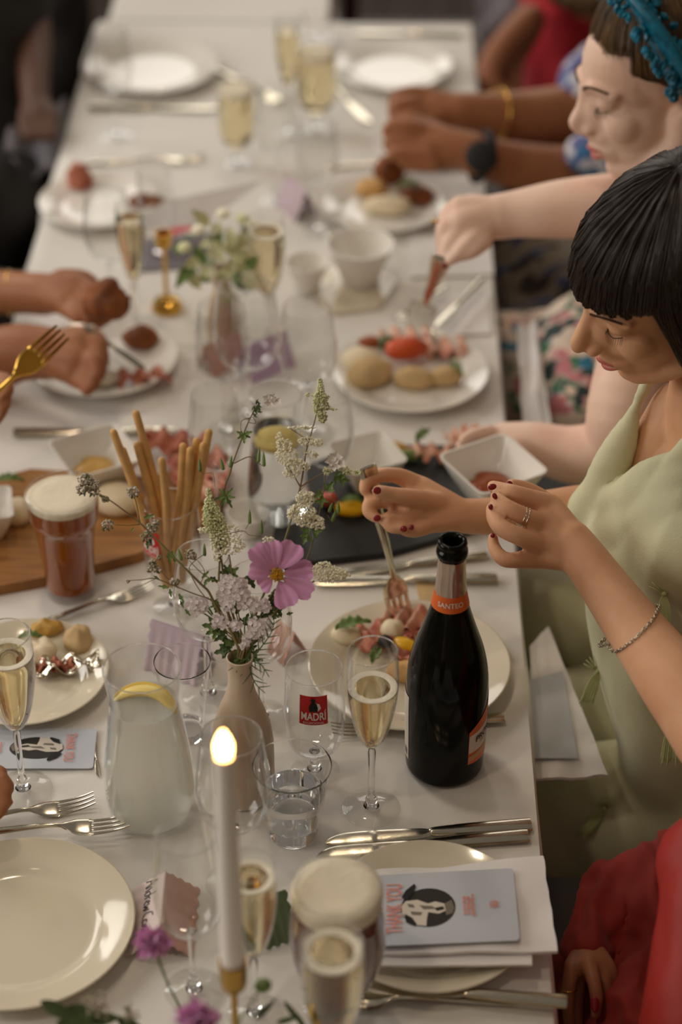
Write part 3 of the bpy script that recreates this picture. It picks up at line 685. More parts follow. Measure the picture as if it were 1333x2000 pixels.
# ------------------------------------------------------------ food helpers
def lump(name, label, cat, px, py, size, m, h=.0, seg=20, amp=.16, sc=28, rz=0, group=None, base=.008):
    """an uneven piece of food lying on a plate"""
    c = on(px, py, h); o = thing(name, label, cat, (c.x, c.y, TZ+base+h), rz=rz, group=group)
    b = MB(); b.ball((0, 0, size[2]*.55), size, seg=seg); s = R()*50
    b.v = [tuple(Vector(v)*(1+amp*2*noise.noise(Vector(v)*sc+Vector((s, 0, 0)))+amp*.9*noise.noise(Vector(v)*sc*3.5+Vector((s, 4, 0))))) for v in b.v]
    b.v = [(x, y, max(z, -.001)) for x, y, z in b.v]
    b.obj('body', m, o, angle=180); return o
def folded_slice(name, label, px, py, L, W, m, h=0, rz=0, base=.009, group=None, waves=3, cat='meat'):
    c = on(px, py, h); o = thing(name, label, cat, (c.x, c.y, TZ+base+h), rz=rz, group=group); b = MB(); s = R()*9
    def fn(u, v):
        x = (u-.5)*L; y = (v-.5)*W*(1+.2*noise.noise((u*4, s, 0)))
        return (x+.004*noise.noise((v*5, u*5, s)), y, .007*(1+math.sin(u*waves*2*PI+v*2+s))+.004*noise.noise((u*6, v*6, s))+.002)
    b.sheet(fn, 24, 12, th=.0012); b.obj('slice', m, o, angle=180); return o
def leaf_piece(name, label, px, py, L, h=.012, rz=0, m=None, base=.01, cat='salad leaf'):
    c = on(px, py, h); o = thing(name, label, cat, (c.x, c.y, TZ+base+h), rz=rz); b = MB()
    def fn(u, v):
        wd = math.sin(PI*u**.8)*.42*L; return ((u-.5)*L, (v-.5)*wd*(1+.25*math.sin(u*30)), .005*math.sin(u*3)+.004*abs(v-.5)*2+.002*noise.noise((u*8, v*8, 1)))
    b.sheet(fn, 20, 6, th=.0006); b.obj('blade', m or M_green, o, angle=180); return o
# antipasti plate
folded_slice('prosciutto_slice', 'folded prosciutto behind the champagne flute rim', 748, 1262, .07, .045, M_meat, rz=.3)
folded_slice('prosciutto_slice', 'rosy folded ham slice just under the fork tines', 800, 1240, .055, .05, M_ham, base=.016, rz=-.5)
folded_slice('prosciutto_slice', 'dark cured ham fold touching the bottle', 812, 1290, .06, .035, M_meat, rz=1.2)
lump('artichoke_piece', 'pale yellow artichoke piece between the ham folds', 'vegetable', 770, 1256, (.016, .014, .012), M_cheese, base=.014)
lump('yellow_pepper_strip', 'yellow pepper strip beside the bottle shoulder', 'vegetable', 797, 1290, (.018, .008, .006), M_yellowf, base=.020, rz=-.5)
lump('black_olive', 'black olive seen through the champagne flute', 'olive', 752, 1285, (.009, .009, .008), M_ink, amp=.03, base=.02)
lump('bread_piece', 'brown bread crust left of the prosecco bottle', 'bread', 790, 1330, (.02, .016, .012), M_crust)
leaf_piece('rocket_leaf', 'green leaf sticking out left over the antipasti plate', 690, 1238, .045, rz=.3, h=.02)
leaf_piece('rocket_leaf', 'small green leaf seen inside the flute bowl', 735, 1298, .03, rz=1.2)
lump('mozzarella_piece', 'white mozzarella piece left of the antipasti ham', 'cheese', 680, 1262, (.018, .014, .012), M_cheese)
lump('bread_crumb', 'tiny bread crumb on the right of the antipasti plate', 'crumb', 970, 1332, (.0035, .002, .0015), M_bread, base=.014, seg=8)
# left plate with cheese and foil
lump('cheese_piece', 'soft white cheese wedge on the left plate', 'cheese', 78, 1296, (.022, .02, .016), M_cheese)
lump('cheese_piece', 'rough pale cheese chunk right of the golden one', 'cheese', 158, 1266, (.017, .02, .014), M_bread, amp=.25)
lump('scrambled_egg', 'golden crumbly piece at the back of the left plate', 'food', 88, 1250, (.020, .014, .012), M_mustard, amp=.3, base=.01)
leaf_piece('salad_leaf', 'dark green leaf on the left plate', 62, 1262, .03)
folded_slice('used_knife_foil', 'crumpled silver foil wrapper on the left plate', 135, 1320, .075, .026, M_silver, rz=.2, waves=2.3, cat='foil')
folded_slice('meat_rind', 'brown strip of rind by the crumpled foil', 105, 1322, .05, .012, M_meat, rz=.1)
# ------------------------------------------------------------ square sauce bowls
def square_bowl(label, px, py, w, H, rz, m=M_white, fill=None, fname=None, fl_label=None, tilt=(0, 0), z=0.0, group=None, rim=.9):
    c = P(px, py, H+z); S = w*mpp(c)/2; o = thing('square_bowl', label, 'bowl', (c.x, c.y, TZ+z), group=group, rot=(tilt[0], tilt[1], rz))
    b = MB()
    def sq(s, zz, r=.22, n=6):
        out = []
        for q in range(4):
            cx, cy_ = ((1, 1), (-1, 1), (-1, -1), (1, -1))[q]
            for k in range(n):
                a = q*PI/2+PI/2*k/(n-1); out.append(((cx*(1-r)+math.cos(a)*r)*s, (cy_*(1-r)+math.sin(a)*r)*s, zz))
        return out
    lev = [(.52, 0), (.56, .004), (.78, H*.5), (.985, H*.97), (.99, H), (.94, H), (.73, H*.5), (.52, .009), (.3, .007)]
    rings = [sq(S*a/1.0, zz, r=.22 if a > .6 else .35) for a, zz in lev]; n = len(rings[0]); vs = []; fs = []
    for r_ in rings: vs += r_
    for i in range(len(rings)-1):
        for k in range(n): k2 = (k+1) % n; fs.append((i*n+k, i*n+k2, (i+1)*n+k2, (i+1)*n+k))
    fs += [tuple(range(n-1, -1, -1)), tuple((len(rings)-1)*n+k for k in range(n))]
    b.add(vs, fs); b.obj('bowl', m, o, angle=50)
    if fill:
        f = thing(fname, fl_label, 'sauce', (c.x, c.y, TZ+z+.010)); b = MB()
        b.ball((0, 0, H*.14), (S*.52, S*.46, H*.22), seg=24, amp=.2, sc=60); b.obj('body', fill, f, angle=180)
    return o
square_bowl('white square bowl of brown chutney between the two red-nailed hands', 964, 906, 162, .052, .55, fill=M_chutney, fname='chutney', fl_label='dark orange chutney in the square bowl near the hands', z=.060)
square_bowl('white square bowl of yellow mustard at left behind the pint', 186, 880, 150, .048, .5, fill=M_mustard, fname='mustard', fl_label='yellow mustard in the square bowl behind the pint', z=.016)
square_bowl('white square bowl on the far end of the slate, by the tall flowers', 718, 884, 124, .05, .45, z=.014)
# ------------------------------------------------------------ slate with antipasti
def slab(name, label, cat, cor, h, th, m, rough=.002):
    q = [P(x, y, h) for x, y in cor]; o = thing(name, label, cat, (q[0].x, q[0].y, T+h-th)); b = MB(); out = []
    n = len(q)
    for i in range(n):
        a, c = q[i], q[(i+1) % n]
        for k in range(8):
            p = a.lerp(c, k/8); out.append((p.x-q[0].x+rough*noise.noise((i*3+k, 1, 0)), p.y-q[0].y+rough*noise.noise((i*3+k, 5, 0))))
    b.prism(out, 0.0, th); b.obj('slab', m, o, angle=40); return o
slab('slate_board', 'black slate serving board behind the red-nailed fork hand', 'board', [(560, 925), (700, 868), (960, 870), (1000, 1010), (760, 1078), (520, 1106)], .012, .010, M_slate)
lump('pepper_chunk', 'yellow pepper chunk on the slate beside the fork hand', 'vegetable', 686, 1020, (.021, .012, .011), M_yellowf, base=.014, h=.0, amp=.1)
leaf_piece('parsley_sprig', 'curly parsley on top of the yellow pepper chunk', 688, 996, .03, h=.02)
leaf_piece('parsley_sprig', 'green leaf at the far edge of the slate', 826, 868, .035, h=.02, rz=1)
leaf_piece('parsley_sprig', 'green leaf below the fork hand on the slate', 792, 1048, .03, h=.008, rz=.6)
folded_slice('ham_roll', 'pink ham roll on the slate left of the chutney bowl', 838, 912, .06, .03, M_ham, base=.014, rz=-.15)
folded_slice('ham_roll', 'pink ham slice behind the chutney bowl', 905, 880, .05, .03, M_ham, base=.014, rz=.5)
lump('olive_pile', 'green gherkin piece right of the small far square bowl', 'vegetable', 775, 902, (.018, .014, .010), M_mustard, base=.014)
lump('gherkin', 'green gherkin beside the pink ham roll', 'vegetable', 795, 915, (.02, .009, .008), M_green, base=.014)
lump('tomato_wedge', 'orange tomato piece on the slate under the flowers', 'vegetable', 640, 1000, (.012, .010, .010), M_orangef, base=.014)
# round white dish behind the bouquet
def round_dish(label, px, py, w, H, m=M_white, group=None):
    c = P(px, py, H); r = w*mpp(c)/2; o = thing('round_bowl', label, 'bowl', (c.x, c.y, TZ), group=group); b = MB()
    b.lathe([(0, .002), (r*.45, .002), (r*.48, 0), (r*.52, 0), (r*.62, H*.3), (r*.9, H*.75), (r, H), (r*.965, H), (r*.86, H*.75), (r*.58, H*.35), (r*.3, .010), (0, .009)], 48); b.obj('bowl', m, o, angle=60); return o
round_dish('small round white sauce dish behind the tall thin flower stems', 486, 1000, 86, .035)
round_dish('round white bowl at the middle of the table by the far food plate', 704, 476, 132, .07)
round_dish('smaller white bowl of yellow dip left of the large round one', 600, 512, 84, .05)
lump('yellow_dip', 'yellow dip in the smaller white bowl', 'sauce', 598, 530, (.018, .018, .008), M_mustard, base=.014)
slab('white_platter', 'white oval platter under the round white bowls', 'plate', [(600, 560), (650, 520), (740, 520), (775, 550), (740, 600), (650, 610)], .006, .006, M_china)
# ------------------------------------------------------------ left wooden board
slab('wooden_board', 'oiled wooden board with cheeses behind the amber pint', 'board', [(-90, 955), (60, 915), (290, 930), (400, 905), (440, 960), (420, 1010), (270, 1080), (100, 1125), (-90, 1160)], .016, .016, M_board)
lump('camembert_piece', 'white rind cheese piece right of the pint rim', 'cheese', 232, 1008, (.034, .028, .020), M_cheese, base=.014, amp=.05)
lump('camembert_piece', 'white cheese piece at the far left edge of the board', 'cheese', 38, 1030, (.02, .022, .018), M_cheese, base=.014, amp=.05)
square_bowl('white square bowl cut by the left edge of the picture', -30, 985, 110, .045, .2, z=.016)
leaf_piece('herb_sprig', 'green herb on the wooden board behind the pint', 20, 955, .04, h=.018)
folded_slice('salami_slice', 'salami slice right of the breadsticks', 392, 945, .08, .07, M_meat, base=.018, rz=.2)
folded_slice('salami_slice', 'upper salami slice peeping between the breadsticks', 340, 900, .085, .05, M_meat, base=.02, rz=-.3)
folded_slice('salami_slice', 'lower salami slice under the breadsticks on the board', 400, 985, .045, .04, M_ham, base=.018, rz=.8)
# breadsticks
c0, r0 = BREADGLASS
bt = [(222, 845), (266, 808), (240, 880), (268, 870), (408, 845), (398, 870), (358, 872), (384, 862), (316, 900), (372, 880)]
bf = [(300, 1120), (338, 1125), (292, 1110), (318, 1118), (330, 1125), (350, 1122), (322, 1128), (345, 1115), (312, 1122), (336, 1130)]
stick = None
for i, ((tx, ty), (fx, fy)) in enumerate(zip(bt, bf)):
    lab = ['longest breadstick leaning left', 'tallest breadstick standing near the middle', 'short breadstick second from the left', 'breadstick just left of the tallest one', 'breadstick leaning furthest right', 'breadstick second from the right of the bunch', 'upright breadstick in front of the salami', 'breadstick between the right pair and the upright one', 'shortest breadstick in the centre of the bunch', 'breadstick behind the upright one'][i]
    foot = Vector((c0.x+(fx-325)*.00035, c0.y+((i*7) % 10-5)*.002, TZ+.040)); dd = dep((c0.x, c0.y, TZ+.2))
    tip = K(tx, ty, dd-.01+.006*(i % 4)); o = thing('breadstick', lab, 'breadstick', foot, group='breadsticks in the red-logo glass')
    b = MB(); v = tip-foot; sd = v.cross(Vector((0, 1, 0))).normalized()
    b.tube([(0, 0, 0), v*.3+sd*.001, v*.65-sd*.0015, v], [.0044, .0050, .0052, .0046], n=10, sub=5, round_=True); b.obj('stick', M_crust, o, angle=180)
# ------------------------------------------------------------ middle and far plates
plate(802, 726, 305, 'dinner plate of potatoes, red pepper and leaves in front of the floral dress', M_white)
lump('potato', 'big roast potato at the front left of the middle plate', 'potato', 722, 752, (.034, .026, .020), M_bread, rz=.6, amp=.06)
lump('potato', 'pale potato at the far left of the middle plate', 'potato', 704, 722, (.028, .022, .016), M_cheese, amp=.06)
lump('potato', 'roast potato in front centre of the middle plate', 'potato', 808, 760, (.030, .018, .016), M_bread, rz=-.1, amp=.06)
lump('potato', 'roast potato at the right front of the middle plate', 'potato', 868, 756, (.026, .016, .014), M_bread, rz=.2, amp=.06)
lump('roast_pepper', 'shiny orange-red pepper in the centre of the middle plate', 'vegetable', 796, 712, (.032, .018, .014), M_orangef, base=.018, rz=.2)
lump('roast_pepper', 'dark red pepper at the back left of the middle plate', 'vegetable', 722, 690, (.02, .010, .010), M_chutney, base=.012)
lump('aubergine_piece', 'dark aubergine piece behind the orange pepper', 'vegetable', 760, 692, (.016, .010, .012), M_dkgreen, base=.012)
folded_slice('ham_slice', 'pale ham slice at the back right of the middle plate', 860, 700, .07, .04, M_ham, rz=.1)
folded_slice('ham_slice', 'orange-edged ham slice at the back of the middle plate', 790, 676, .07, .035, M_ham, rz=0)
leaf_piece('basil_leaf', 'green leaf at the right of the middle plate', 890, 736, .036, rz=-1)
plate(752, 398, 240, 'plate of fried pieces in front of the wrist watch', M_white)
lump('fried_piece', 'tall brown fried piece on the plate below the watch', 'chicken', 762, 366, (.024, .018, .030), M_fried, base=.014, amp=.22)
lump('fried_piece', 'orange fried piece at the left of the plate below the watch', 'chicken', 722, 388, (.028, .020, .016), M_crust, amp=.2)
lump('fried_piece', 'fried piece at the right of the plate below the watch', 'chicken', 815, 400, (.028, .02, .016), M_fried, amp=.2)
lump('potato_salad', 'pale potato salad in front of the fried pieces', 'potato', 755, 420, (.036, .022, .014), M_cheese, amp=.15)
leaf_piece('salad_leaf', 'green leaf between the fried pieces', 800, 378, .04, h=.02)
plate(768, 130, 230, 'empty plate at the far right end of the table', M_white)
plate(298, 132, 256, 'empty plate at the far left end of the table', M_white)
plate(200, 700, 292, 'dinner plate of meats under the tanned left hands', M_white)
lump('meat_patty', 'dark brown patty at the back of the left meat plate', 'meat', 276, 682, (.026, .02, .016), M_fried)
folded_slice('bresaola_slice', 'dark red meat slices on the left meat plate', 283, 756, .075, .035, M_meat, rz=.15)
lump('bread_piece', 'pale bread under the knife on the left meat plate', 'bread', 205, 745, (.03, .03, .01), M_china)
leaf_piece('gherkin_strip', 'yellow green strip in the middle of the left meat plate', 180, 755, .05, rz=1.4, m=M_mustard)
plate(192, 392, 232, 'plate with dark meat at left beyond the bare hands', M_white)
lump('meat_piece', 'dark red meat piece on the far left plate', 'meat', 160, 372, (.026, .022, .022), M_meat, amp=.25)
lump('meat_piece', 'brown orange piece on the far left plate by the card', 'meat', 290, 412, (.03, .016, .014), M_fried)
menu_card('menu_card', 'white card with red print lying tilted over the far left plate', [(318, 396, .085), (517, 352, .11), (402, 438, .055), (250, 452, .03)], .07, blank=True, m=M_napkin)
paper('card_stripe', 'red printed end of a card at the near rim of the far left plate', [(300, 452), (372, 436), (385, 446), (310, 466)], .03, M_redlogo, 'card')
paper('folded_napkin', 'pale grey napkin between the far left plate and the hands', [(270, 468), (420, 452), (390, 520), (262, 530)], .004, M_greycloth, 'napkin')
paper('folded_napkin', 'white napkin under the bare left hands', [(60, 585), (160, 575), (160, 640), (35, 660)], .012, M_napkin, 'napkin')
paper('folded_napkin', 'white napkin between the watch hand and the fried plate', [(720, 255), (840, 250), (905, 330), (740, 330)], .006, M_napkin, 'napkin')
paper('folded_napkin', 'white napkin right of the round bowl under the fork hand', [(800, 455), (960, 478), (965, 535), (800, 540)], .004, M_napkin, 'napkin')
paper('folded_napkin', 'white napkin behind the middle food plate', [(840, 575), (955, 570), (960, 650), (850, 655)], .004, M_napkin, 'napkin')
# far cutlery
lay(knife, 176, 214, 430, 218, 'bright knife in front of the far left plate')
lay(knife, 30, 852, 345, 848, 'dark knife in front of the left meat plate')
lay(fork, 170, 322, 400, 316, 'fork behind the dark meat plate')
lay(knife, 900, 72, 690, 66, 'knife behind the far right plate')
lay(fork, 640, 330, 860, 322, 'fork behind the fried food plate')
lay(fork, 870, 585, 770, 655, 'serving fork at the back rim of the middle plate', h=.02)
lay(knife, 940, 572, 850, 670, 'knife at the back right rim of the middle plate', h=.02)
lay(fork, 400, 130, 560, 210, 'fork between the two far plates')
lay(knife, 640, 160, 720, 245, 'knife left of the watch hand at the far end')
# carafe with lemon at centre
t, c, rr, out = glass_body('water_carafe', 'second carafe with a lemon slice beyond the tall flowers', 'jug', 540, 770, 104, .19, liquid=M_water, level=.7, cat='carafe')
b = MB(); lm = thing('lemon_slice', 'yellow lemon slice in the carafe beyond the flowers', 'lemon', (c.x, c.y, TZ+.12)); b.ball((0, 0, 0), (.026, .020, .012), seg=16); b.obj('flesh', M_lemon, lm)
# far glasses: pixel of the rim, width, height
for kind, x, y, wd, H, liq, fo, lab in (
    ('flute', 520, 424, 70, .215, M_fizz, .0018, 'tall sparkling wine glass with foam left of the white bowls'),
    ('tulip', 456, 440, 88, .20, None, 0, 'empty wine glass left of the tall foamy one'),
    ('balloon', 480, 560, 110, .21, None, 0, 'empty wine glass in front of the white bowls'),
    ('balloon', 600, 600, 96, .20, None, 0, 'empty wine glass left of the middle food plate'),
    ('tulip', 432, 600, 92, .20, None, 0, 'empty wine glass right of the little gold stand'),
    ('tulip', 205, 380, 80, .19, None, 0, 'empty wine glass over the dark meat plate'),
    ('flute', 252, 400, 56, .21, M_fizz, 0, 'slim flute right of the dark meat'),
    ('goblet', 460, 158, 68, .15, M_fizz, .008, 'small beer glass at the right of the far left plate'),
    ('goblet', 617, 84, 76, .16, M_fizz, .008, 'beer glass with pale foam at the far end of the table'),
    ('tulip', 215, 62, 66, .19, None, 0, 'empty wine glass behind the far left plate'),
    ('flute', 560, 36, 46, .21, M_fizz, 0, 'slim flute at the very top of the picture'),
    ('tulip', 540, 180, 72, .19, None, 0, 'empty wine glass between the two far beers'),
    ('tulip', 620, 236, 72, .19, None, 0, 'empty wine glass left of the watch hand'),
    ('balloon', 418, 770, 90, .19, None, 0, 'empty wine glass behind the breadsticks'),
    ('tulip', 640, 770, 88, .19, None, 0, 'empty wine glass right of the carafe beyond the flowers'),
    ('tumbler', 626, 30, 76, .06, None, 0, 'short silver rimmed tumbler at the top of the picture'),
    ('goblet', 300, 330, 66, .15, None, 0, 'empty beer glass left of the green leaves'),
):
    glass_body('wine_glass' if kind in ('tulip', 'balloon') else {'flute': 'champagne_flute', 'goblet': 'stemmed_beer_glass', 'tumbler': 'water_tumbler'}[kind], lab, kind, x, y, wd, H, liquid=liq, level=.8, foam=fo, n=28)
# gold candle stand and green posy
c = on(327, 604); t = thing('gold_candlestick', 'small gold candlestick in front of the far left napkin', 'candlestick', c)
b = MB(); r_ = 30*mpp(c); b.lathe([(0, 0), (r_, 0), (r_, .006), (r_*.8, .014), (.006, .018), (0, .018)], 32); b.obj('base', M_gold, t)
b = MB(); b.lathe([(0, .016), (.0045, .016), (.0035, .03), (.0035, .10), (.006, .105), (0, .106)], 16); b.obj('stem', M_gold, t)
b = MB(); b.lathe([(0, .104), (.010, .106), (.0125, .112), (.0125, .128), (.0112, .128), (.010, .112), (0, .110)], 24); b.obj('cup', M_gold, t)
# ------------------------------------------------------------ vase and bouquet
vb = on(478, 1548); VD = dep((vb.x, vb.y, T+.19))
vs = thing('bud_vase', 'speckled beige bottle vase holding the wild flower bouquet', 'vase', vb)
k_ = 1/ FPX
b = MB(); b.lathe([(0, .004), (.026, .001), (.030, 0), (.0325, .004), (.0335, .03), (.0335, .075), (.031, .098), (.024, .122), (.0165, .142), (.0132, .158), (.0130, .178), (.0138, .190), (.0142, .1925), (.0130, .193), (.0118, .188), (.0110, .16), (.012, .14), (0, .10)], 56)
b.obj('body', M_vase, vs)
mouth = Vector((vb.x, vb.y, TZ+.186)); MD = dep(mouth)
def B(px, py, dd=0.0): return K(px, py, MD+dd)
def plant(name, label, cat, group=None): return thing(name, label, cat, mouth, group=group)
def rel(p): return p-mouth
def stem_part(o, pts, r0=.0013, r1=.0006, dd=0, root=True, m=None, name='stem'):
    q = [rel(B(x, y, dd*(i+1)/len(pts))) for i, (x, y) in enumerate(pts)]
    if root: q = [Vector((R()*.006-.003, R()*.006-.003, -.06)), Vector((R()*.008-.004, R()*.008-.004, 0))]+q
    b = MB(); n = len(q); b.tube(q, [r0+(r1-r0)*i/(n-1) for i in range(n)], n=6, sub=4); b.obj(name, m or M_stem, o, angle=180); return q
def leaf_mesh(b, base, tip, wd, nrm=None, lobes=0, seed=0, curl=.15):
    base, tip = Vector(base), Vector(tip); d = tip-base; L = d.length; x = d.normalized()
    nrm = Vector(nrm if nrm is not None else (R()*.6-.3, -.75, .65)).normalized(); y = nrm.cross(x).normalized(); z = x.cross(y)
    def fn(u, v):
        wv = math.sin(PI*min(1, u*.96+.02)**.75)*(1-.15*u)
        if lobes: wv *= .72+.28*math.sin(u*PI*2*lobes+1.2)
        s = (v-.5)*2
        return base+x*(u*L)+y*(s*wv*wd*.5)+z*(abs(s)*wd*.12+curl*L*math.sin(u*2.4+seed)*.3)
    b.sheet(fn, 10, 4); return b
def lobed_leaf(o, px, py, size, ang, dd=0, m=None, n=3, name='leaf', thin=.72):
    """palmate leaf: lobes fan from a point; sizes in pixels"""
    c = rel(B(px, py, dd)); s = mpp(mouth)*size; b = MB(); ex = CROT @ Vector((1, 0, 0)); ey = CROT @ Vector((0, 1, 0)); ez = CROT @ Vector((0, 0, 1))
    for k in range(n):
        a = ang+(k-(n-1)/2)*(1.05 if n == 3 else .62); d = ex*math.cos(a)+ey*math.sin(a)+ez*(R()-.5)*.5
        L = s*(1 if k == (n-1)//2 else .82)*(.9+.2*R())
        leaf_mesh(b, c, c+d*L, L*thin, nrm=ez+ex*(R()-.5)*.8+ey*.3, lobes=2.5, seed=k)
    return b.obj(name, m or M_green, o, angle=180)
OCT = [(1, 0, 0), (0, 1, 0), (-1, 0, 0), (0, -1, 0), (0, 0, 1), (0, 0, -1)]
OF = [(0, 1, 4), (1, 2, 4), (2, 3, 4), (3, 0, 4), (1, 0, 5), (2, 1, 5), (3, 2, 5), (0, 3, 5)]
def dot(b, c, r):
    o = Vector((R()-.5, R()-.5, R()-.5))*.3*r; b.add([Vector(c)+Vector(p)*r+o for p in OCT], OF)
def dots(o, name, items, m, r=.0012, dd=.006):
    """items: (px, py, spread x px, spread y px, count); a froth of tiny florets joined into one part"""
    b = MB(); ez = CROT @ Vector((0, 0, 1))
    for x, y, sx, sy, n in items:
        for _ in range(int(n*.8)):
            a = R()*2*PI; q = R()**.42; px, py = x+math.cos(a)*q*sx*1.08, y+math.sin(a)*q*sy*1.08
            dot(b, rel(B(px, py, 0))+ez*((R()-.5)*2*min(sx, sy)*mpp(mouth)), r*(.7+.7*R()))
    p = b.obj(name, m, o, angle=180); p['kind'] = 'stuff'; return p
def froth_spike(o, pts, wpx, n, m, name='florets', r=.0011):
    q = spline([(x, y, w_) for (x, y), w_ in zip(pts, wpx)], 6); it = [(x, y, max(w_, 1), max(w_, 1), max(2, int(n*w_/sum(wpx)/6*len(wpx)))) for x, y, w_ in q]
    return dots(o, name, it, m, r)
# meadowsweet, right
o = plant('meadowsweet_sprig', 'tallest cream meadowsweet sprig rising at the right of the bouquet', 'flower')
stem_part(o, [(500, 1200), (540, 1100), (560, 1045), (587, 951), (599, 879), (610, 840), (618, 808), (626, 748)], .0016, .0005)
stem_part(o, [(587, 951), (575, 930), (560, 905)], .0008, .0005, root=False); stem_part(o, [(587, 951), (612, 935), (634, 922)], .0009, .0004, root=False)
stem_part(o, [(604, 862), (580, 845), (568, 838)], .0006, .0003, root=False); stem_part(o, [(580, 975), (585, 960), (600, 945)], .0006, .0003, root=False)
froth_spike(o, [(626, 742), (626, 765), (626, 790), (629, 820)], [3, 8, 14, 6], 260, M_cgreen); dots(o, 'florets', [(605, 771, 8, 3, 30), (640, 786, 5, 14, 60), (650, 799, 8, 2, 16), (632, 815, 8, 8, 50)], M_cgreen)
dots(o, 'florets', [(590, 835, 26, 3, 90), (546, 858, 6, 14, 60), (556, 868, 14, 10, 110), (600, 862, 16, 8, 120), (622, 864, 9, 7, 70), (608, 888, 12, 8, 60), (560, 890, 20, 16, 240), (578, 910, 20, 14, 200), (570, 925, 16, 8, 90), (596, 912, 10, 8, 60)], M_cream)
dots(o, 'florets', [(598, 974, 18, 14, 240), (590, 1000, 26, 16, 330), (606, 1018, 26, 12, 260), (622, 1028, 12, 8, 90), (575, 1005, 12, 14, 90)], M_cream)
o = plant('meadowsweet_sprig', 'cream meadowsweet lying out to the right behind the pink cosmos', 'flower')
stem_part(o, [(520, 1220), (570, 1160), (615, 1135)], .0012, .0008); dots(o, 'florets', [(634, 1116, 22, 18, 300), (655, 1122, 20, 14, 180), (672, 1122, 12, 8, 50), (525, 1060, 12, 12, 90)], M_cream)
o = plant('meadowsweet_sprig', 'cream meadowsweet sprig left of the centre with a brown stem', 'flower')
stem_part(o, [(452, 1215), (436, 1170), (428, 1139), (429, 1100), (430, 1055), (431, 1020), (410, 985)], .0018, .0006)
froth_spike(o, [(408, 958), (410, 985), (416, 1010), (425, 1035), (430, 1060)], [4, 10, 19, 18, 12], 620, M_cgreen); dots(o, 'florets', [(398, 1036, 9, 6, 60), (432, 1062, 18, 20, 260), (455, 1040, 16, 14, 90), (448, 1066, 26, 18, 150), (425, 1085, 10, 10, 60), (470, 1062, 12, 10, 40)], M_cream)
# tall cranesbill with seed pods
def pod(o, x0, y0, x1, y1, dd=0):
    a, c = rel(B(x0, y0, dd)), rel(B(x1, y1, dd)); b = MB(); b.tube([a, a.lerp(c, .55), c], [.0019, .0016, .0003], n=8, sub=3, round_=True); b.obj('seed_pod', M_green, o, angle=180)
def blossom(o, px, py, r, m=None, n=5, dd=-.003, name='petal', facing=None):
    c = rel(B(px, py, dd)); s = mpp(mouth); ex = CROT @ Vector((1, 0, 0)); ey = CROT @ Vector((0, 1, 0)); ez = CROT @ Vector((0, 0, 1))
    for k in range(n):
        a = 2*PI*k/n+px; b = MB(); leaf_mesh(b, c, c+(ex*math.cos(a)+ey*math.sin(a)*.8+ez*.35)*r*s, r*s*.75, nrm=ez); b.obj(name, m or M_whiteink, o, angle=180)
o = plant('cranesbill_sprig', 'tall cranesbill sprig with a white blossom at top left of the bouquet', 'flower')
stem_part(o, [(462, 1230), (436, 1120), (431, 1030), (438, 957), (448, 928), (456, 902), (474, 853), (490, 814), (503, 792)], .0014, .0006, dd=.01)
stem_part(o, [(457, 905), (487, 892), (500, 902), (514, 910)], .0007, .0004, root=False); stem_part(o, [(490, 816), (472, 822), (471, 842)], .0005, .0003, root=False); stem_part(o, [(486, 825), (500, 827), (494, 815), (483, 820)], .0005, .0003, root=False)
pod(o, 505, 900, 507, 874); pod(o, 516, 908, 515, 882); pod(o, 436, 915, 431, 894); pod(o, 450, 910, 453, 890); pod(o, 391, 918, 390, 896)
stem_part(o, [(391, 918), (398, 925), (416, 925), (420, 950)], .0004, .0003, root=False)
for x, y in ((498, 800), (503, 792), (496, 812), (507, 806), (500, 785), (495, 795), (508, 796)): lobed_leaf(o, x, y, 9, R()*6, m=M_dkgreen)
for k, (x, y) in enumerate(((523, 778), (534, 776), (530, 787), (541, 783), (526, 787))): blossom(o, x, y, 11)
lobed_leaf(o, 477, 849, 18, -1.5, n=3); lobed_leaf(o, 477, 849, 17, .3, n=1); lobed_leaf(o, 477, 849, 17, 2.8, n=1)
for a in (.9, -1.1, -2.9): lobed_leaf(o, 442, 970, 24, a, n=3, thin=.42)
o = plant('cranesbill_sprig', 'cranesbill stem with drooping pods in the middle of the bouquet', 'flower')
stem_part(o, [(470, 1230), (455, 1130), (448, 1080)], .001, .0005); stem_part(o, [(442, 1043), (475, 1037), (487, 1045), (510, 1047)], .0005, .0003, root=False)
pod(o, 488, 1020, 488, 995); pod(o, 511, 1040, 511, 1015); stem_part(o, [(488, 1020), (480, 1034)], .0004, .0003, root=False)
o = plant('cranesbill_sprig', 'cranesbill with white blossom and looping pods at the right of the bouquet', 'flower')
stem_part(o, [(510, 1230), (560, 1150), (600, 1090), (622, 1010), (632, 960), (636, 925)], .0010, .0006, dd=.015)
for x, y in ((648, 900), (656, 893), (663, 906), (652, 910)): blossom(o, x, y, 15, n=5)
dots(o, 'bud_cluster', [(688, 923, 18, 5, 80), (672, 918, 10, 7, 40), (640, 920, 8, 8, 40)], M_cgreen); 
for x, y, a in ((655, 930, -.4), (665, 936, -.2), (640, 958, 1), (630, 965, 3.5), (628, 975, -1.5), (600, 1046, -2), (603, 1042, 2.6), (612, 1040, .2)): lobed_leaf(o, x, y, 20, a)
stem_part(o, [(636, 975), (652, 990), (655, 1005), (648, 1018), (640, 1005)], .0005, .0003, root=False); stem_part(o, [(640, 968), (660, 985), (664, 1000), (655, 1010)], .0005, .0003, root=False)
pod(o, 650, 1016, 657, 996); pod(o, 661, 1000, 662, 980); pod(o, 644, 998, 650, 982)
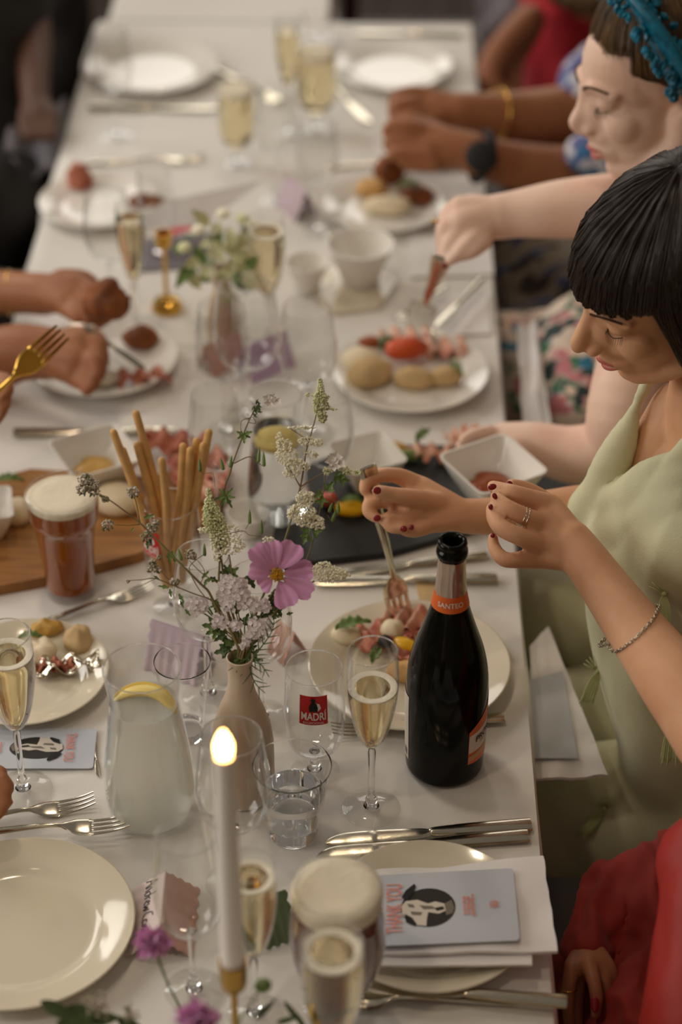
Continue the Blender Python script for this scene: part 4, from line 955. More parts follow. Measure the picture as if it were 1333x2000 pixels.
# oregano sprigs, left
def bud_head(o, x, y, r, green=True):
    dots(o, 'flower_head', [(x, y, r, r*.9, int(r*7))], M_purplebud, r=.0015); dots(o, 'florets', [(x, y-r*.3, r*.8, r*.5, int(r*1.6))], M_lilacw, r=.0010)
    if green:
        for k in range(3): lobed_leaf(o, x+(R()-.5)*r, y+r*.5, r*.9, -1.6+(R()-.5)*2, n=1, m=M_dkgreen)
o = plant('oregano_sprig', 'longest oregano sprig reaching out over the pint at left', 'flower')
stem_part(o, [(455, 1240), (425, 1190), (408, 1156), (395, 1143), (362, 1110), (337, 1085), (304, 1051), (273, 1021), (246, 1000), (219, 980), (190, 962)], .0017, .0006, dd=-.02)
stem_part(o, [(273, 1021), (268, 990), (262, 968)], .0007, .0005, root=False, dd=-.01); stem_part(o, [(273, 1024), (250, 1026), (225, 1025)], .0006, .0004, root=False, dd=-.01)
for x, y, r in ((166, 936, 12), (176, 944, 12), (160, 956, 10), (183, 957, 11), (187, 945, 9), (260, 960, 11), (211, 1025, 10), (296, 1033, 11), (288, 1046, 11), (305, 1022, 7), (206, 975, 6)): bud_head(o, x, y, r)
for x, y, a, s in ((282, 1012, .3, 22), (262, 1030, -2, 12), (330, 1078, -1.5, 24), (337, 1076, -1.3, 22), (290, 1055, -1.6, 18), (395, 1130, .8, 20), (400, 1145, 1.2, 16), (206, 975, 2.6, 14)): lobed_leaf(o, x, y, s, a, n=1, thin=.6)
o = plant('oregano_sprig', 'lower wiry oregano sprig with small buds at left', 'flower')
stem_part(o, [(455, 1245), (430, 1190), (411, 1171), (380, 1160), (350, 1148), (304, 1130), (280, 1132), (250, 1134)], .0010, .0004, dd=-.01)
stem_part(o, [(400, 1165), (385, 1145), (370, 1112), (380, 1096), (400, 1080), (400, 1062)], .0006, .0004, root=False)
stem_part(o, [(425, 1138), (395, 1120), (370, 1095)], .0007, .0004, root=False); stem_part(o, [(350, 1148), (328, 1130), (315, 1115)], .0004, .0003, root=False); stem_part(o, [(390, 1142), (400, 1118), (385, 1094), (352, 1070)], .0005, .0003, root=False); stem_part(o, [(304, 1130), (275, 1144), (260, 1148)], .0004, .0003, root=False)
for x, y, r in ((299, 1100, 7), (308, 1112, 7), (292, 1112, 6), (342, 1136, 8), (371, 1082, 9), (378, 1086, 7), (250, 1135, 3), (311, 1089, 4)): bud_head(o, x, y, r, True)
for x, y, a, s in ((330, 1148, 3.0, 20), (332, 1150, -1.4, 18), (350, 1160, -1, 20), (352, 1172, -1.2, 18), (400, 1135, .2, 22), (362, 1190, -.9, 18), (300, 1125, -.5, 14), (390, 1168, -1.6, 18)): lobed_leaf(o, x, y, s, a, n=1, thin=.5)
pod(o, 400, 1083, 399, 1062); pod(o, 354, 1092, 348, 1070)
# yarrow heads: each floret a little five-petalled star
def yarrow(label, heads, anchor):
    o = plant('yarrow_stem', label, 'flower', 'white yarrow heads in the bouquet'); ez = CROT @ Vector((0, 0, 1)); ex = CROT @ Vector((1, 0, 0)); ey = CROT @ Vector((0, 1, 0))
    stem_part(o, [(480, 1255), ((anchor[0]+480)/2, (anchor[1]+1250)/2+8), anchor], .0012, .0007)
    s = mpp(mouth); b = MB(); g = MB()
    for x, y, r in heads:
        n = int((r/4.0)**2*2.2)+5
        for _ in range(n):
            a = R()*2*PI; q = math.sqrt(R()); dz = math.sqrt(max(0, 1-q*q))*r*s*.7+(R()-.5)*.003
            c = rel(B(x+math.cos(a)*q*r, y+math.sin(a)*q*r, 0))+ez*dz; a0 = R()*6; tl = Vector((R()-.5, R()-.5, R()-.5))*1.1
            nx = (ex+tl*.5).normalized(); ny = (ey+ez*(R()-.3)*.8).normalized(); nz = nx.cross(ny)
            for k in range(5):
                an = a0+k*2*PI/5; d = nx*math.cos(an)+ny*math.sin(an); e = nx*-math.sin(an)+ny*math.cos(an); L = .0027
                b.add([c, c+d*L*.6+e*L*.42+nz*.0002, c+d*L+nz*.0007, c+d*L*.6-e*L*.42+nz*.0002], [(0, 1, 2, 3)])
            dot(b, c+nz*.0004, .0006)
        for _ in range(3): 
            a = R()*6; g.tube([rel(B(anchor[0], anchor[1], .004)), rel(B(x+math.cos(a)*r*.4, y+math.sin(a)*r*.4, .003))], .0005, n=5)
    p = b.obj('florets', M_lilacw, o, angle=180); p['kind'] = 'stuff'; g.obj('stalk', M_green, o, angle=180); return o
yarrow('biggest white yarrow head left of the pink cosmos', [(448, 1135, 14), (458, 1150, 22), (440, 1160, 16), (470, 1160, 18), (452, 1175, 20), (470, 1140, 12), (478, 1178, 12), (437, 1142, 10)], (462, 1200))
yarrow('white yarrow head under the left cosmos petal', [(498, 1182, 14), (512, 1180, 12), (488, 1176, 10), (520, 1188, 9)], (494, 1215))
yarrow('low white yarrow head at the right above the vase neck', [(500, 1222, 16), (515, 1230, 14), (492, 1238, 12), (524, 1216, 12), (508, 1244, 8)], (500, 1255))
yarrow('small white yarrow head above the lobed left leaf', [(428, 1208, 13), (437, 1216, 11), (422, 1218, 8)], (445, 1240))
yarrow('furthest left white yarrow head of the bouquet', [(378, 1180, 14), (392, 1184, 13), (384, 1192, 10), (400, 1174, 8)], (425, 1215))
yarrow('lowest white yarrow florets close to the vase mouth', [(456, 1220, 10), (466, 1222, 8), (480, 1252, 10), (474, 1262, 7)], (478, 1270))
# cosmos
o = plant('cosmos_flower', 'large pink cosmos with a yellow centre facing the lens', 'flower')
stem_part(o, [(490, 1250), (515, 1190), (538, 1150)], .0013, .001, dd=.004); cc = rel(B(542, 1123, -.012)); s = mpp(mouth)
ex = CROT @ Vector((1, 0, 0)); ey = CROT @ Vector((0, 1, 0)); ez = CROT @ Vector((0, 0, 1))
for tx, ty, wd, up in ((496, 1066, 36, .010), (530, 1056, 34, .010), (578, 1060, 42, .008), (612, 1112, 36, -.002), (611, 1160, 34, .0), (565, 1186, 40, .002), (508, 1147, 30, .006), (487, 1112, 30, .008)):
    d = ex*(tx-542)*s-ey*(ty-1123)*s; L = d.length; x = d.normalized(); y = ez.cross(x); b = MB(); W = wd*s*1.3
    def fn(u, v):
        q = (v-.5)*2; wv = (math.sin(min(u*1.08, 1)*PI*.5)**.8)*(1-.35*max(0, u-.75)*4*abs(q)**2); notch = -.07*L*(math.cos(q*PI*2.5)*.5+.5)*max(0, u-.8)*5*.6
        return cc+x*(.006+(L-.006)*u+notch)+y*(q*W*.5*wv)+ez*(up*math.sin(u*PI*.6)+.0007*math.cos(q*9)*u+.003*q*q*u)
    b.sheet(fn, 14, 12); b.obj('petal', M_petal, o, angle=180)
b = MB()
for _ in range(130):
    a = R()*2*PI; q = math.sqrt(R())*13.5*s; dot(b, cc+ex*math.cos(a)*q+ey*math.sin(a)*q+ez*(.0065-.18*q), .0011)
b.obj('florets', M_yellow, o, angle=180)['kind'] = 'stuff'
b = MB(); b.ball(cc+ez*.0015, (.0062, .0062, .003), seg=16, rot=CROT.to_3x3()); b.obj('disc', M_yellow, o)
b = MB()
for _ in range(26): a = R()*2*PI; q = (6+R()*7)*s; dot(b, cc+ex*math.cos(a)*q+ey*math.sin(a)*q+ez*.0072, .0006)
b.obj('anthers', M_lash, o)['kind'] = 'stuff'
# leaves round the neck
o = plant('leafy_sprig', 'dark lobed leaves gathered round the vase mouth', 'leaves')
for x, y, sz, a, n in ((450, 1268, 32, 3.4, 5), (455, 1262, 28, 2.6, 3), (428, 1226, 34, 3.0, 5), (440, 1240, 26, -2.6, 3), (514, 1200, 26, -.3, 3), (508, 1205, 24, -2, 3), (540, 1180, 28, -1.2, 3), (528, 1175, 26, .2, 3), (485, 1125, 26, -1.1, 3), (478, 1220, 22, 1.2, 3), (419, 1186, 22, .2, 3), (424, 1182, 18, 2.4, 3), (450, 1120, 22, .6, 3), (446, 1118, 20, 3.2, 3), (452, 1128, 18, -1.4, 1), (410, 1128, 20, -.5, 1), (475, 1285, 26, 2.4, 3), (490, 1285, 24, .8, 3), (488, 1270, 22, 1.6, 3), (530, 1195, 20, -.6, 1), (560, 1200, 14, .2, 1)):
    lobed_leaf(o, x, y, sz, a, n=n, m=M_green if R() < .6 else M_dkgreen, thin=.75, dd=.004)
for k in range(9): a = -1.2+k*.3; stem_part(o, [(478+8*math.sin(a), 1285), (478+26*math.sin(a), 1235), (478+34*math.sin(a), 1205)], .0012, .0007, m=M_green)
o = plant('needle_sprig', 'dark needle-leaved sprig drooping over the vase lip', 'leaves')
def needles(pts, nd, L, sgn=1):
    q = stem_part(o, pts, .0009, .0004, root=False, dd=-.012, m=M_dkgreen); b = MB(); n = len(q)
    for k in range(nd):
        t = .08+.88*k/nd; i = min(int(t*(n-1)), n-2); p = q[i].lerp(q[i+1], t*(n-1)-i); d = (q[i+1]-q[i]).normalized(); side = ez.cross(d).normalized()
        for s_ in (-1, 1): e = p+(d*.65+side*s_*.75)*L*s*(1-.4*t); b.tube([p, p.lerp(e, .5)+d*.001, e+d*.001*sgn], [.0006, .0006, .0002], n=5, sub=2)
    b.obj('needle', M_dkgreen, o, angle=180)['kind'] = 'stuff'
needles([(484, 1282), (488, 1296), (492, 1320), (503, 1340), (519, 1354)], 5, 34); needles([(492, 1286), (512, 1262), (532, 1232), (536, 1205)], 6, 28); needles([(478, 1290), (466, 1296), (446, 1310)], 2, 22)
needles([(495, 1285), (512, 1300), (526, 1322)], 3, 22)
# ------------------------------------------------------------ flowers at the bottom edge
def loose(name, label, cat, px, py, d): return thing(name, label, cat, K(px, py, d))
def carnation(label, px, py, d, r):
    o = loose('pink_carnation', label, 'flower', px, py, d); c = K(px, py, d); s = d/FPX
    for k in range(44):
        b = MB(); a = k*2.4; q = .25+.75*(k/44); dv = (ex*math.cos(a)*q+ey*math.sin(a)*q*.7+ez*(1.1-q)*.9).normalized(); leaf_mesh(b, (0, 0, 0), dv*r*s*(.75+.35*R()), r*s*.85, nrm=ez+ex*(R()-.5)*2+ey*(R()-.5), lobes=3, seed=k); b.obj('petal', M_pinkc, o, angle=180)
    b = MB(); b.tube([(0, 0, 0), -ez*.02-ey*.04+ex*.01, Vector((.03, .02, TZ-c.z+.004))], [.0016, .0013, .0012], n=8); b.obj('stem', M_green, o, angle=180); return o
carnation('pink carnation at the rim of the lower left plate', 300, 1838, 1.98, 44); carnation('pink carnation cut by the bottom edge of the picture', 388, 1990, 1.86, 52)
o = loose('seed_head', 'round green seed head on a thin stem at the bottom edge', 'flower', 514, 1925, 1.92); b = MB(); b.ball((0, 0, 0), (.0075, .0075, .006), seg=14, amp=.08, sc=300); b.obj('head', M_green, o)
b = MB(); b.tube([(0, 0, 0), -ey*.03-ex*.02, -ey*.07-ex*.03], [.001, .001, .001], n=6); b.obj('stem', M_green, o)
o = loose('foliage_sprig', 'dark leafy sprig with mauve buds at the bottom left edge', 'leaves', 150, 1985, 1.95)
for x, y, L, a in ((80, 1955, 90, -.45), (130, 1968, 80, -.2), (170, 1992, 70, .1), (110, 1998, 90, .0), (230, 1990, 60, -.4)):
    b = MB(); q = K(x, y, 1.95)-o.location; leaf_mesh(b, q, q+(ex*math.cos(a)+ey*math.sin(a))*L*1.95/FPX, .014, nrm=ez); b.obj('leaf', M_dkgreen, o, angle=180)
for x, y in ((180, 1965), (195, 1955), (172, 1950), (245, 1975), (258, 1985), (205, 1978)):
    b = MB(); c = K(x, y, 1.94)-o.location
    for _ in range(16): dot(b, c+Vector((R()-.5, R()-.5, R()-.5))*.012, .002)
    b.obj('bud_cluster', M_purplebud, o, angle=180)['kind'] = 'stuff'
o = loose('foliage_sprig', 'thin green leaves fanning out at the bottom near the ale glass', 'leaves', 560, 1985, 1.95)
for x, y, L, a in ((555, 1955, 70, -.9), (575, 1975, 60, -1.0), (540, 1998, 50, .3), (610, 1975, 70, .5), (500, 1990, 60, .8)):
    b = MB(); q = K(x, y, 1.95)-o.location; leaf_mesh(b, q, q+(ex*math.cos(a)+ey*math.sin(a))*L*1.95/FPX, .006, nrm=ez); b.obj('leaf', M_dkgreen, o, angle=180)
# green posy at the middle far
o = loose('table_posy', 'yellow green posy left of the far foamy glass', 'flower', 432, 515, 3.06)
for k in range(40):
    b = MB(); c = Vector((R()-.5, R()-.5, R()-.5))*.09; leaf_mesh(b, c, c+Vector((R()-.5, R()-.5, R()-.5))*.06, .02); b.obj('leaf', M_green if k % 3 == 0 else M_cgreen, o, angle=180)
for k in range(9): b = MB(); c = Vector((R()-.5, R()-.5, R()*.6))*.1; b.ball(c, (.011, .011, .007), seg=8); b.obj('bloom', M_cgreen if k % 2 else M_cream, o)
b = MB(); zb = TZ-K(432, 515, 3.06).z; b.lathe([(0, zb+.002), (.022, zb), (.026, zb+.03), (.018, zb+.07), (.012, zb+.09), (.012, zb+.12), (.010, zb+.12), (0, zb+.05)], 28); b.obj('vase', M_vase, o)
# ------------------------------------------------------------ people
CXr, CYu, CZt = (CROT @ Vector(v) for v in ((1, 0, 0), (0, 1, 0), (0, 0, 1)))      # right, up, towards the lens
def head_frame(px, py, d, phi, lean, turn=0.0):
    """head facing left and down in the picture; x = face, y = her left, z = crown"""
    f, a = math.radians(phi), math.radians(lean)
    F = CXr*-math.cos(f)+CYu*-math.sin(f); U0 = CXr*-math.sin(f)+CYu*math.cos(f); U = U0*math.cos(a)+CZt*math.sin(a); L = U.cross(F)
    if turn: tt = math.radians(turn); F, L = F*math.cos(tt)+L*math.sin(tt), L*math.cos(tt)-F*math.sin(tt)
    m = Matrix((F, L, U)).transposed().to_4x4(); m.translation = K(px, py, d); return m
def head_mb(M, s=1.0, nose=1.0):
    b = MB(); q = Vector
    b.ball((-.018, 0, .034), (.094, .074, .080), seg=32); b.ball((.030, 0, .022), (.058, .060, .068), seg=28)
    b.ball((.030, 0, -.030), (.058, .057, .062), seg=28); b.ball((.030, 0, -.068), (.050, .045, .042), seg=24)
    b.ball((.066, 0, -.096), (.017, .020, .014), seg=18); b.ball((.068, 0, -.066), (.021, .028, .024), seg=20)
    for y in (-1, 1):
        b.ball((.056, y*.034, -.028), (.026, .024, .026), seg=18); b.tube([(.086, y*.010, .018), (.084, y*.028, .024), (.066, y*.050, .014)], [.0065, .0068, .006], n=10, round_=True)
        b.tube([(-.008, y*.060, -.035), (.004, y*.054, -.068), (.036, y*.034, -.088), (.064, y*.010, -.098)], [.018, .017, .016, .014], n=14, round_=True)
        b.ball((.0690, y*.031, .003), (.0150, .0165, .0125), seg=18); b.ball((.064, y*.030, .012), (.018, .022, .014), seg=18); b.ball((.0975*nose, y*.0105, -.035), (.0098, .0080, .0078), seg=14)
        b.tube([(-.012, y*.073, .014), (-.022, y*.079, .006), (-.018, y*.077, -.016), (-.008, y*.073, -.020)], [.006, .008, .006, .005], n=8, round_=True)
    b.tube([(.084, 0, .022), (.089, 0, .008), (.098*nose, 0, -.009), (.1085*nose, 0, -.023), (.1105*nose, 0, -.0285)], [.010, .0085, .0085, .0095, .0085], n=14, sub=5, round_=True)
    b.ball((.094, 0, -.026), (.014, .0125, .013), seg=16); b.tube([(.106, 0, -.036), (.096, 0, -.043), (.088, 0, -.052)], [.0065, .0065, .008], n=10, round_=True); b.ball((.078, 0, -.018), (.022, .024, .030), seg=18); b.ball((.074, 0, -.045), (.020, .026, .020), seg=18)
    b.tube([(.080, .022, -.0675), (.089, .012, -.0635), (.0935, .003, -.0605), (.0935, -.003, -.0605), (.089, -.012, -.0635), (.080, -.022, -.0675)], [.002, .0042, .0048, .0048, .0042, .002], n=8)
    b.tube([(.080, .020, -.0695), (.0885, .010, -.0735), (.091, 0, -.0745), (.0885, -.010, -.0735), (.080, -.020, -.0695)], [.002, .0046, .0054, .0046, .002], n=8)
    b.xf(M @ Matrix.Scale(s, 4)); return b
def face_bits(t, M, s=1.0, brow=mat('dark_brown_brow', (84, 56, 40), .8), side=1, lash=True):
    Ms = M @ Matrix.Scale(s, 4)
    b = MB()
    b.tube([(.0815, .0205, -.0685), (.0905, .012, -.0640), (.0962, .0030, -.0618), (.0962, -.003, -.0618), (.0905, -.012, -.0640), (.0815, -.0205, -.0685)], [.001, .0028, .0036, .0036, .0028, .001], n=8, sub=5)
    b.tube([(.0815, .0195, -.0692), (.0905, .010, -.0728), (.0935, 0, -.0740), (.0905, -.010, -.0728), (.0815, -.0195, -.0692)], [.001, .0034, .0042, .0034, .001], n=8, sub=5)
    b.xf(Ms).obj('lips', M_lip, t, angle=180)
    for y in (-1, 1):
        b = MB(); pts = [(.0925, y*.012, .0175), (.0915, y*.022, .0235), (.0845, y*.036, .0255), (.072, y*.050, .020)]
        q = spline(pts, 10)
        for k in range(len(q)-1):
            p = Vector(q[k]); e = Vector(q[min(k+2, len(q)-1)])+Vector((.0015, y*.001, .0022)); b.tube([p+Vector((0, 0, -.0012)), e], [.0011, .0005], n=5, sub=1)
            b.tube([p+Vector((0, 0, .0006)), e+Vector((0, 0, .0006))], [.0009, .0004], n=5, sub=1)
        b.xf(Ms).obj('eyebrow', brow, t, angle=180)
        b = MB(); arc = spline([(.0815, y*.0195, -.0045), (.0838, y*.026, -.0070), (.0825, y*.036, -.0070), (.0755, y*.045, -.0035)], 8)
        b.tube(arc, .0006, n=6, sub=1)
        for k, p in enumerate(arc):
            if k % 2: continue
            p = Vector(p); f = k/(len(arc)-1); d = Vector((.0062, y*(.002+.004*f), -.0050)); b.tube([p, p+d*.6+Vector((0, 0, -.001)), p+d], [.0003, .00025, .0001], n=4, sub=2)
        b.xf(Ms).obj('eyelashes', M_lash, t, angle=180)
def strands(b, fn, n, steps, r, jit=.003):
    """n thin hairs running along fn(u, v), v from root to tip"""
    for k in range(n):
        u = (k+R())/n; jx = Vector((R()-.5, R()-.5, R()-.5))*jit; v1 = 1-R()*.07; pts = []
        for j in range(steps+1): v = v1*j/steps; pts.append(Vector(fn(u+(R()-.5)*.004, v))+jx)
        b.tube(pts, [r*.9]*steps+[r*.25], n=4, sub=1)
def person(label, loc): return thing('person', label, 'person', loc)
def hand(b, wrist, fingers, palm, rp):
    """wrist (px,py,d,r); palm: list of knuckle points joined to the wrist; fingers: lists of joints"""
    for kx in palm: limb(b, [wrist, tuple((a+c)/2 for a, c in zip(wrist, kx)), kx], n=14, sub=3)
    for f in fingers: limb(b, f, n=12, sub=4)
def nail(t, px, py, d, L, W, ang, m=M_nail, tilt=None):
    c = K(px, py, d); s = d/FPX; x = CXr*math.cos(ang)+CYu*math.sin(ang); y = CZt.cross(x); nz = CZt
    if tilt: nz = (CZt+CXr*tilt[0]+CYu*tilt[1]).normalized(); x = (x-nz*x.dot(nz)).normalized(); y = nz.cross(x)
    b = MB(); b.ball((0, 0, 0), (L*s, W*s, 2.6*s), seg=14); b.v = [tuple(c+x*v[0]+y*v[1]+nz*v[2]) for v in b.v]; b.obj('fingernail', m, t, angle=180)
def sub_shift(o):
    pass
# ---- woman in sage green
W1 = person('woman in a sage green dress with a black bob, holding a fork over her plate', (0, 0, 0))
M1 = head_frame(1301, 544, 2.27, 28, 46)
b = head_mb(M1, .98, 1.04)
b.tube([M1 @ Vector((-.02, 0, -.03)), M1 @ Vector((-.045, 0, -.10)), K(1400, 800, 2.38), K(1430, 900, 2.42)], [.055, .050, .056, .075], n=20, round_=True)
# chest and shoulders under the bodice
limb(b, [(1450, 1120, 2.50, 150), (1390, 1020, 2.46, 145), (1370, 930, 2.44, 125), (1390, 850, 2.43, 95)], n=24)
limb(b, [(1330, 800, 2.42, 60), (1290, 880, 2.44, 62), (1270, 950, 2.46, 60)], n=20)
# left (near) arm: elbow out of frame, wrist, hand
limb(b, [(1560, 1130, 2.33, 92), (1520, 1330, 2.22, 84), (1440, 1470, 2.16, 86), (1350, 1370, 2.20, 78), (1262, 1256, 2.26, 62), (1185, 1150, 2.30, 50), (1140, 1088, 2.32, 45), (1112, 1058, 2.33, 46)], n=22, sub=5)
HW = (1128, 1078, 2.325, 42)
hand(b, HW, [
    [(1076, 986, 2.345, 23), (1040, 975, 2.335, 20), (1004, 964, 2.33, 18.5), (982, 957, 2.335, 16), (963, 950, 2.34, 13)],
    [(1066, 1022, 2.33, 22), (1034, 1012, 2.315, 19), (1003, 998, 2.31, 18), (982, 984, 2.315, 16), (968, 970, 2.325, 12)],
    [(1054, 1062, 2.32, 22), (1016, 1048, 2.30, 19), (982, 1032, 2.30, 18), (966, 1012, 2.31, 16), (960, 993, 2.32, 12)],
    [(1046, 1092, 2.33, 21), (1012, 1094, 2.31, 17), (984, 1092, 2.305, 16), (967, 1072, 2.31, 14), (963, 1050, 2.315, 11)],
    [(1110, 1030, 2.38, 26), (1070, 985, 2.40, 22), (1030, 958, 2.39, 18), (1000, 948, 2.375, 14)]],
    [(1078, 990, 2.345, 25), (1066, 1022, 2.33, 27), (1056, 1058, 2.325, 26), (1050, 1088, 2.33, 23)], 24)
# right (far) arm and fork hand
limb(b, [(1330, 1010, 2.52, 60), (1180, 992, 2.52, 50), (1060, 1000, 2.50, 42), (960, 1008, 2.48, 37), (905, 1008, 2.47, 35)], n=20, sub=5)
RW = (900, 1006, 2.468, 33)
hand(b, RW, [
    [(856, 985, 2.46, 24), (815, 975, 2.445, 21), (776, 968, 2.435, 17), (740, 960, 2.43, 14)],
    [(812, 946, 2.475, 21), (780, 930, 2.465, 17), (745, 928, 2.455, 15), (718, 938, 2.45, 14), (712, 958, 2.447, 11)],
    [(808, 972, 2.465, 20), (770, 978, 2.452, 17), (728, 980, 2.447, 15), (720, 998, 2.445, 14), (736, 1012, 2.44, 11)],
    [(818, 1006, 2.455, 20), (786, 1012, 2.445, 17), (757, 1014, 2.44, 15), (766, 1030, 2.437, 13), (788, 1032, 2.435, 11)],
    [(836, 1026, 2.455, 18), (812, 1036, 2.445, 15), (790, 1034, 2.443, 13), (802, 1030, 2.44, 10)]],
    [(822, 952, 2.475, 24), (818, 978, 2.465, 26), (824, 1004, 2.46, 25), (838, 1022, 2.458, 20)], 22)
fused('body', b, .0024, M_skin, W1, it=9)
face_bits(W1, M1, .98)
for a in ((962, 951, 2.325, 9, 6.5, 3.4), (967, 969, 2.312, 7, 5, 2.0), (959, 990, 2.308, 6, 5, 1.7), (963, 1046, 2.303, 5, 5, 1.6), (996, 944, 2.362, 7, 5, 2.6)): nail(W1, *a)
for a in ((737, 958, 2.4175, 8.5, 8, 3.3), (737, 1012, 2.432, 8, 6.5, .2), (789, 1033, 2.4245, 7.5, 6.5, -.2), (804, 1030, 2.431, 5.5, 6, -.3)): nail(W1, *a)
def ring(t, name, px, py, d, r, ax, m, th=.9):
    c = K(px, py, d); s = d/FPX; ax = Vector(ax).normalized(); u = ax.orthogonal().normalized(); w_ = ax.cross(u)
    b = MB(); b.tube([c+(u*math.cos(2*PI*k/24)+w_*math.sin(2*PI*k/24))*r*s for k in range(25)], th*s, n=8, sub=1); return b.obj(name, m, t, angle=180)
fx = (K(1034, 1012, 2.315)-K(1003, 998, 2.31))
ring(W1, 'ring', 1026, 1011, 2.3145, 20.5, fx, M_silver, 1.6); ring(W1, 'ring', 1020, 1008, 2.3135, 20.2, fx, M_silver, 1.2)
# bracelet: a chain lying on the forearm, closed behind it
dg = bpy.context.evaluated_depsgraph_get(); bq = []
for x, y in spline([(1192, 1256), (1198, 1271), (1214, 1269), (1240, 1250), (1262, 1228), (1276, 1211), (1284, 1195)], 9):
    rd = ray(x, y); ok, loc, nn, ii, ob, mm = SC.ray_cast(dg, CAM+rd*1.4, rd)
    if ok and ob.parent == W1 and (loc-CAM).length < 2.42: bq.append(loc+nn*.0012)
e0, e1 = bq[-1], bq[0]; bd = -CZt*.075
bq += spline([tuple(e0), tuple(e0+bd*.5+(e0-e1)*.12), tuple((e0+e1)/2+bd), tuple(e1+bd*.5+(e1-e0)*.12), tuple(e1)], 9)[1:]
bq = [Vector(p) for p in bq]; step = .0042; acc = 0; k = 0; cur = bq[0]; i_ = 1
while i_ < len(bq):
    seg = bq[i_]-cur
    if seg.length < step: i_ += 1; continue
    nx = cur+seg.normalized()*step; d = (nx-cur).normalized(); sd = CZt.cross(d).normalized() if k % 2 else CZt; md_ = (cur+nx)/2; b = MB()
    if k == 1: b.tube([md_+(d*math.cos(t_)*.0045+CZt.cross(d).normalized()*math.sin(t_)*.0026) for t_ in [2*PI*j/10 for j in range(11)]], .0009, n=6, sub=1)
    else: b.tube([md_+(d*math.cos(t_)*.0030+sd*math.sin(t_)*.0017) for t_ in [2*PI*j/8 for j in range(9)]], .0007, n=5, sub=1)
    b.obj('clasp' if k == 1 else 'chain_link', M_silver, W1, angle=180); cur = nx; k += 1
# hair: shell under many fine strands, fringe over the brow, bob to the shoulder
def h_scalp(th, v, R0=1.0):
    """th: angle round the head (0 front, + her left); v: 0 parting .. 1 tip"""
    front = max(0, math.cos(th)); 
    a = min(v/.42, 1)*PI*.5                       # over the crown
    ctr = Vector((-.018, 0, .040)); rx, ry, rz = (.106+.009*front)*R0, .092*R0, .088*R0
    d = Vector((math.cos(th)*rx, math.sin(th)*ry, 0))
    p = ctr+d*math.sin(a)+Vector((-.030*max(0, math.cos(a))**1.5, 0, rz*math.cos(a)))
    if v > .42:
        k = (v-.42)/.58; fr = max(0, min(1, (math.cos(th)-.40)/.16)); drop = .004*fr+.150*(1-fr)
        p = ctr+d*(1+.05*k*(1-fr)-.10*max(0, k-.55)*(1-fr)-.045*k*fr)+Vector((0, 0, -drop*k))
    return p
b = MB()
b.sheet(lambda u, v: M1 @ h_scalp((u-.5)*2*PI, .001+v*.999, .955), 128, 60)
sol = b.mesh('hair_base', M_hair, angle=180); ho = link('hair', sol, W1)
b = MB()
strands(b, lambda u, v: M1 @ h_scalp((u-.5)*2*PI+.04*math.sin(v*5+u*40), v, .985+.010*math.sin(u*90)), 4200, 12, .0008, .0035)
strands(b, lambda u, v: M1 @ (h_scalp((u-.5)*1.7, .02+.98*v, .995)+Vector((0, 0, .004*math.sin(u*60)-.003*v))), 420, 10, .0007, .003)
b.obj('hair_strands', M_hair, W1, angle=180)['kind'] = 'stuff'
# dress
def folds(amp, sc, seed=0, st=(1, 1, 1)):
    def f(co): q = Vector((co.x*st[0], co.y*st[1], co.z*st[2]))*sc+Vector((seed, 0, 0)); return amp*(noise.noise(q)+.5*noise.noise(q*2.3))+amp*.7*(abs(noise.noise(q*1.4+Vector((5, 5, 5))))*2-.5)
    return f
b = MB()
limb(b, [(1420, 1660, 2.62, 160), (1385, 1480, 2.56, 172), (1340, 1300, 2.50, 172), (1310, 1150, 2.46, 172), (1302, 1060, 2.44, 158), (1345, 1010, 2.45, 120)], n=28)
limb(b, [(1350, 1060, 2.38, 140), (1300, 1040, 2.40, 118), (1240, 1020, 2.43, 84)], n=20); limb(b, [(1420, 960, 2.37, 90), (1370, 900, 2.38, 44), (1345, 870, 2.385, 24)], n=16); limb(b, [(1215, 975, 2.42, 24), (1280, 918, 2.37, 24), (1360, 864, 2.34, 26), (1460, 800, 2.33, 30)], n=12); limb(b, [(1250, 990, 2.40, 60), (1330, 950, 2.375, 72), (1440, 890, 2.365, 80)], n=12)
limb(b, [(1150, 1000, 2.47, 40), (1190, 918, 2.44, 28), (1226, 838, 2.42, 20), (1257, 765, 2.41, 15), (1292, 700, 2.42, 15)], n=12)
def TH_(pts, n=20): return b.tube([P(x, y, h) for x, y, h, r in pts], [r for x, y, h, r in pts], n=n, round_=True)
TH_([(1400, 1300, -.14, .10), (1200, 1230, -.19, .080), (900, 1180, -.21, .07)]); TH_([(1440, 1560, -.15, .12), (1240, 1580, -.20, .090), (900, 1580, -.23, .075)])
TH_([(1400, 1430, -.18, .10), (1180, 1400, -.23, .07), (950, 1400, -.24, .06)])
fused('dress', b, .006, M_dress, W1, it=5, disp=folds(.010, 9, 2, (1, 1, .5)))
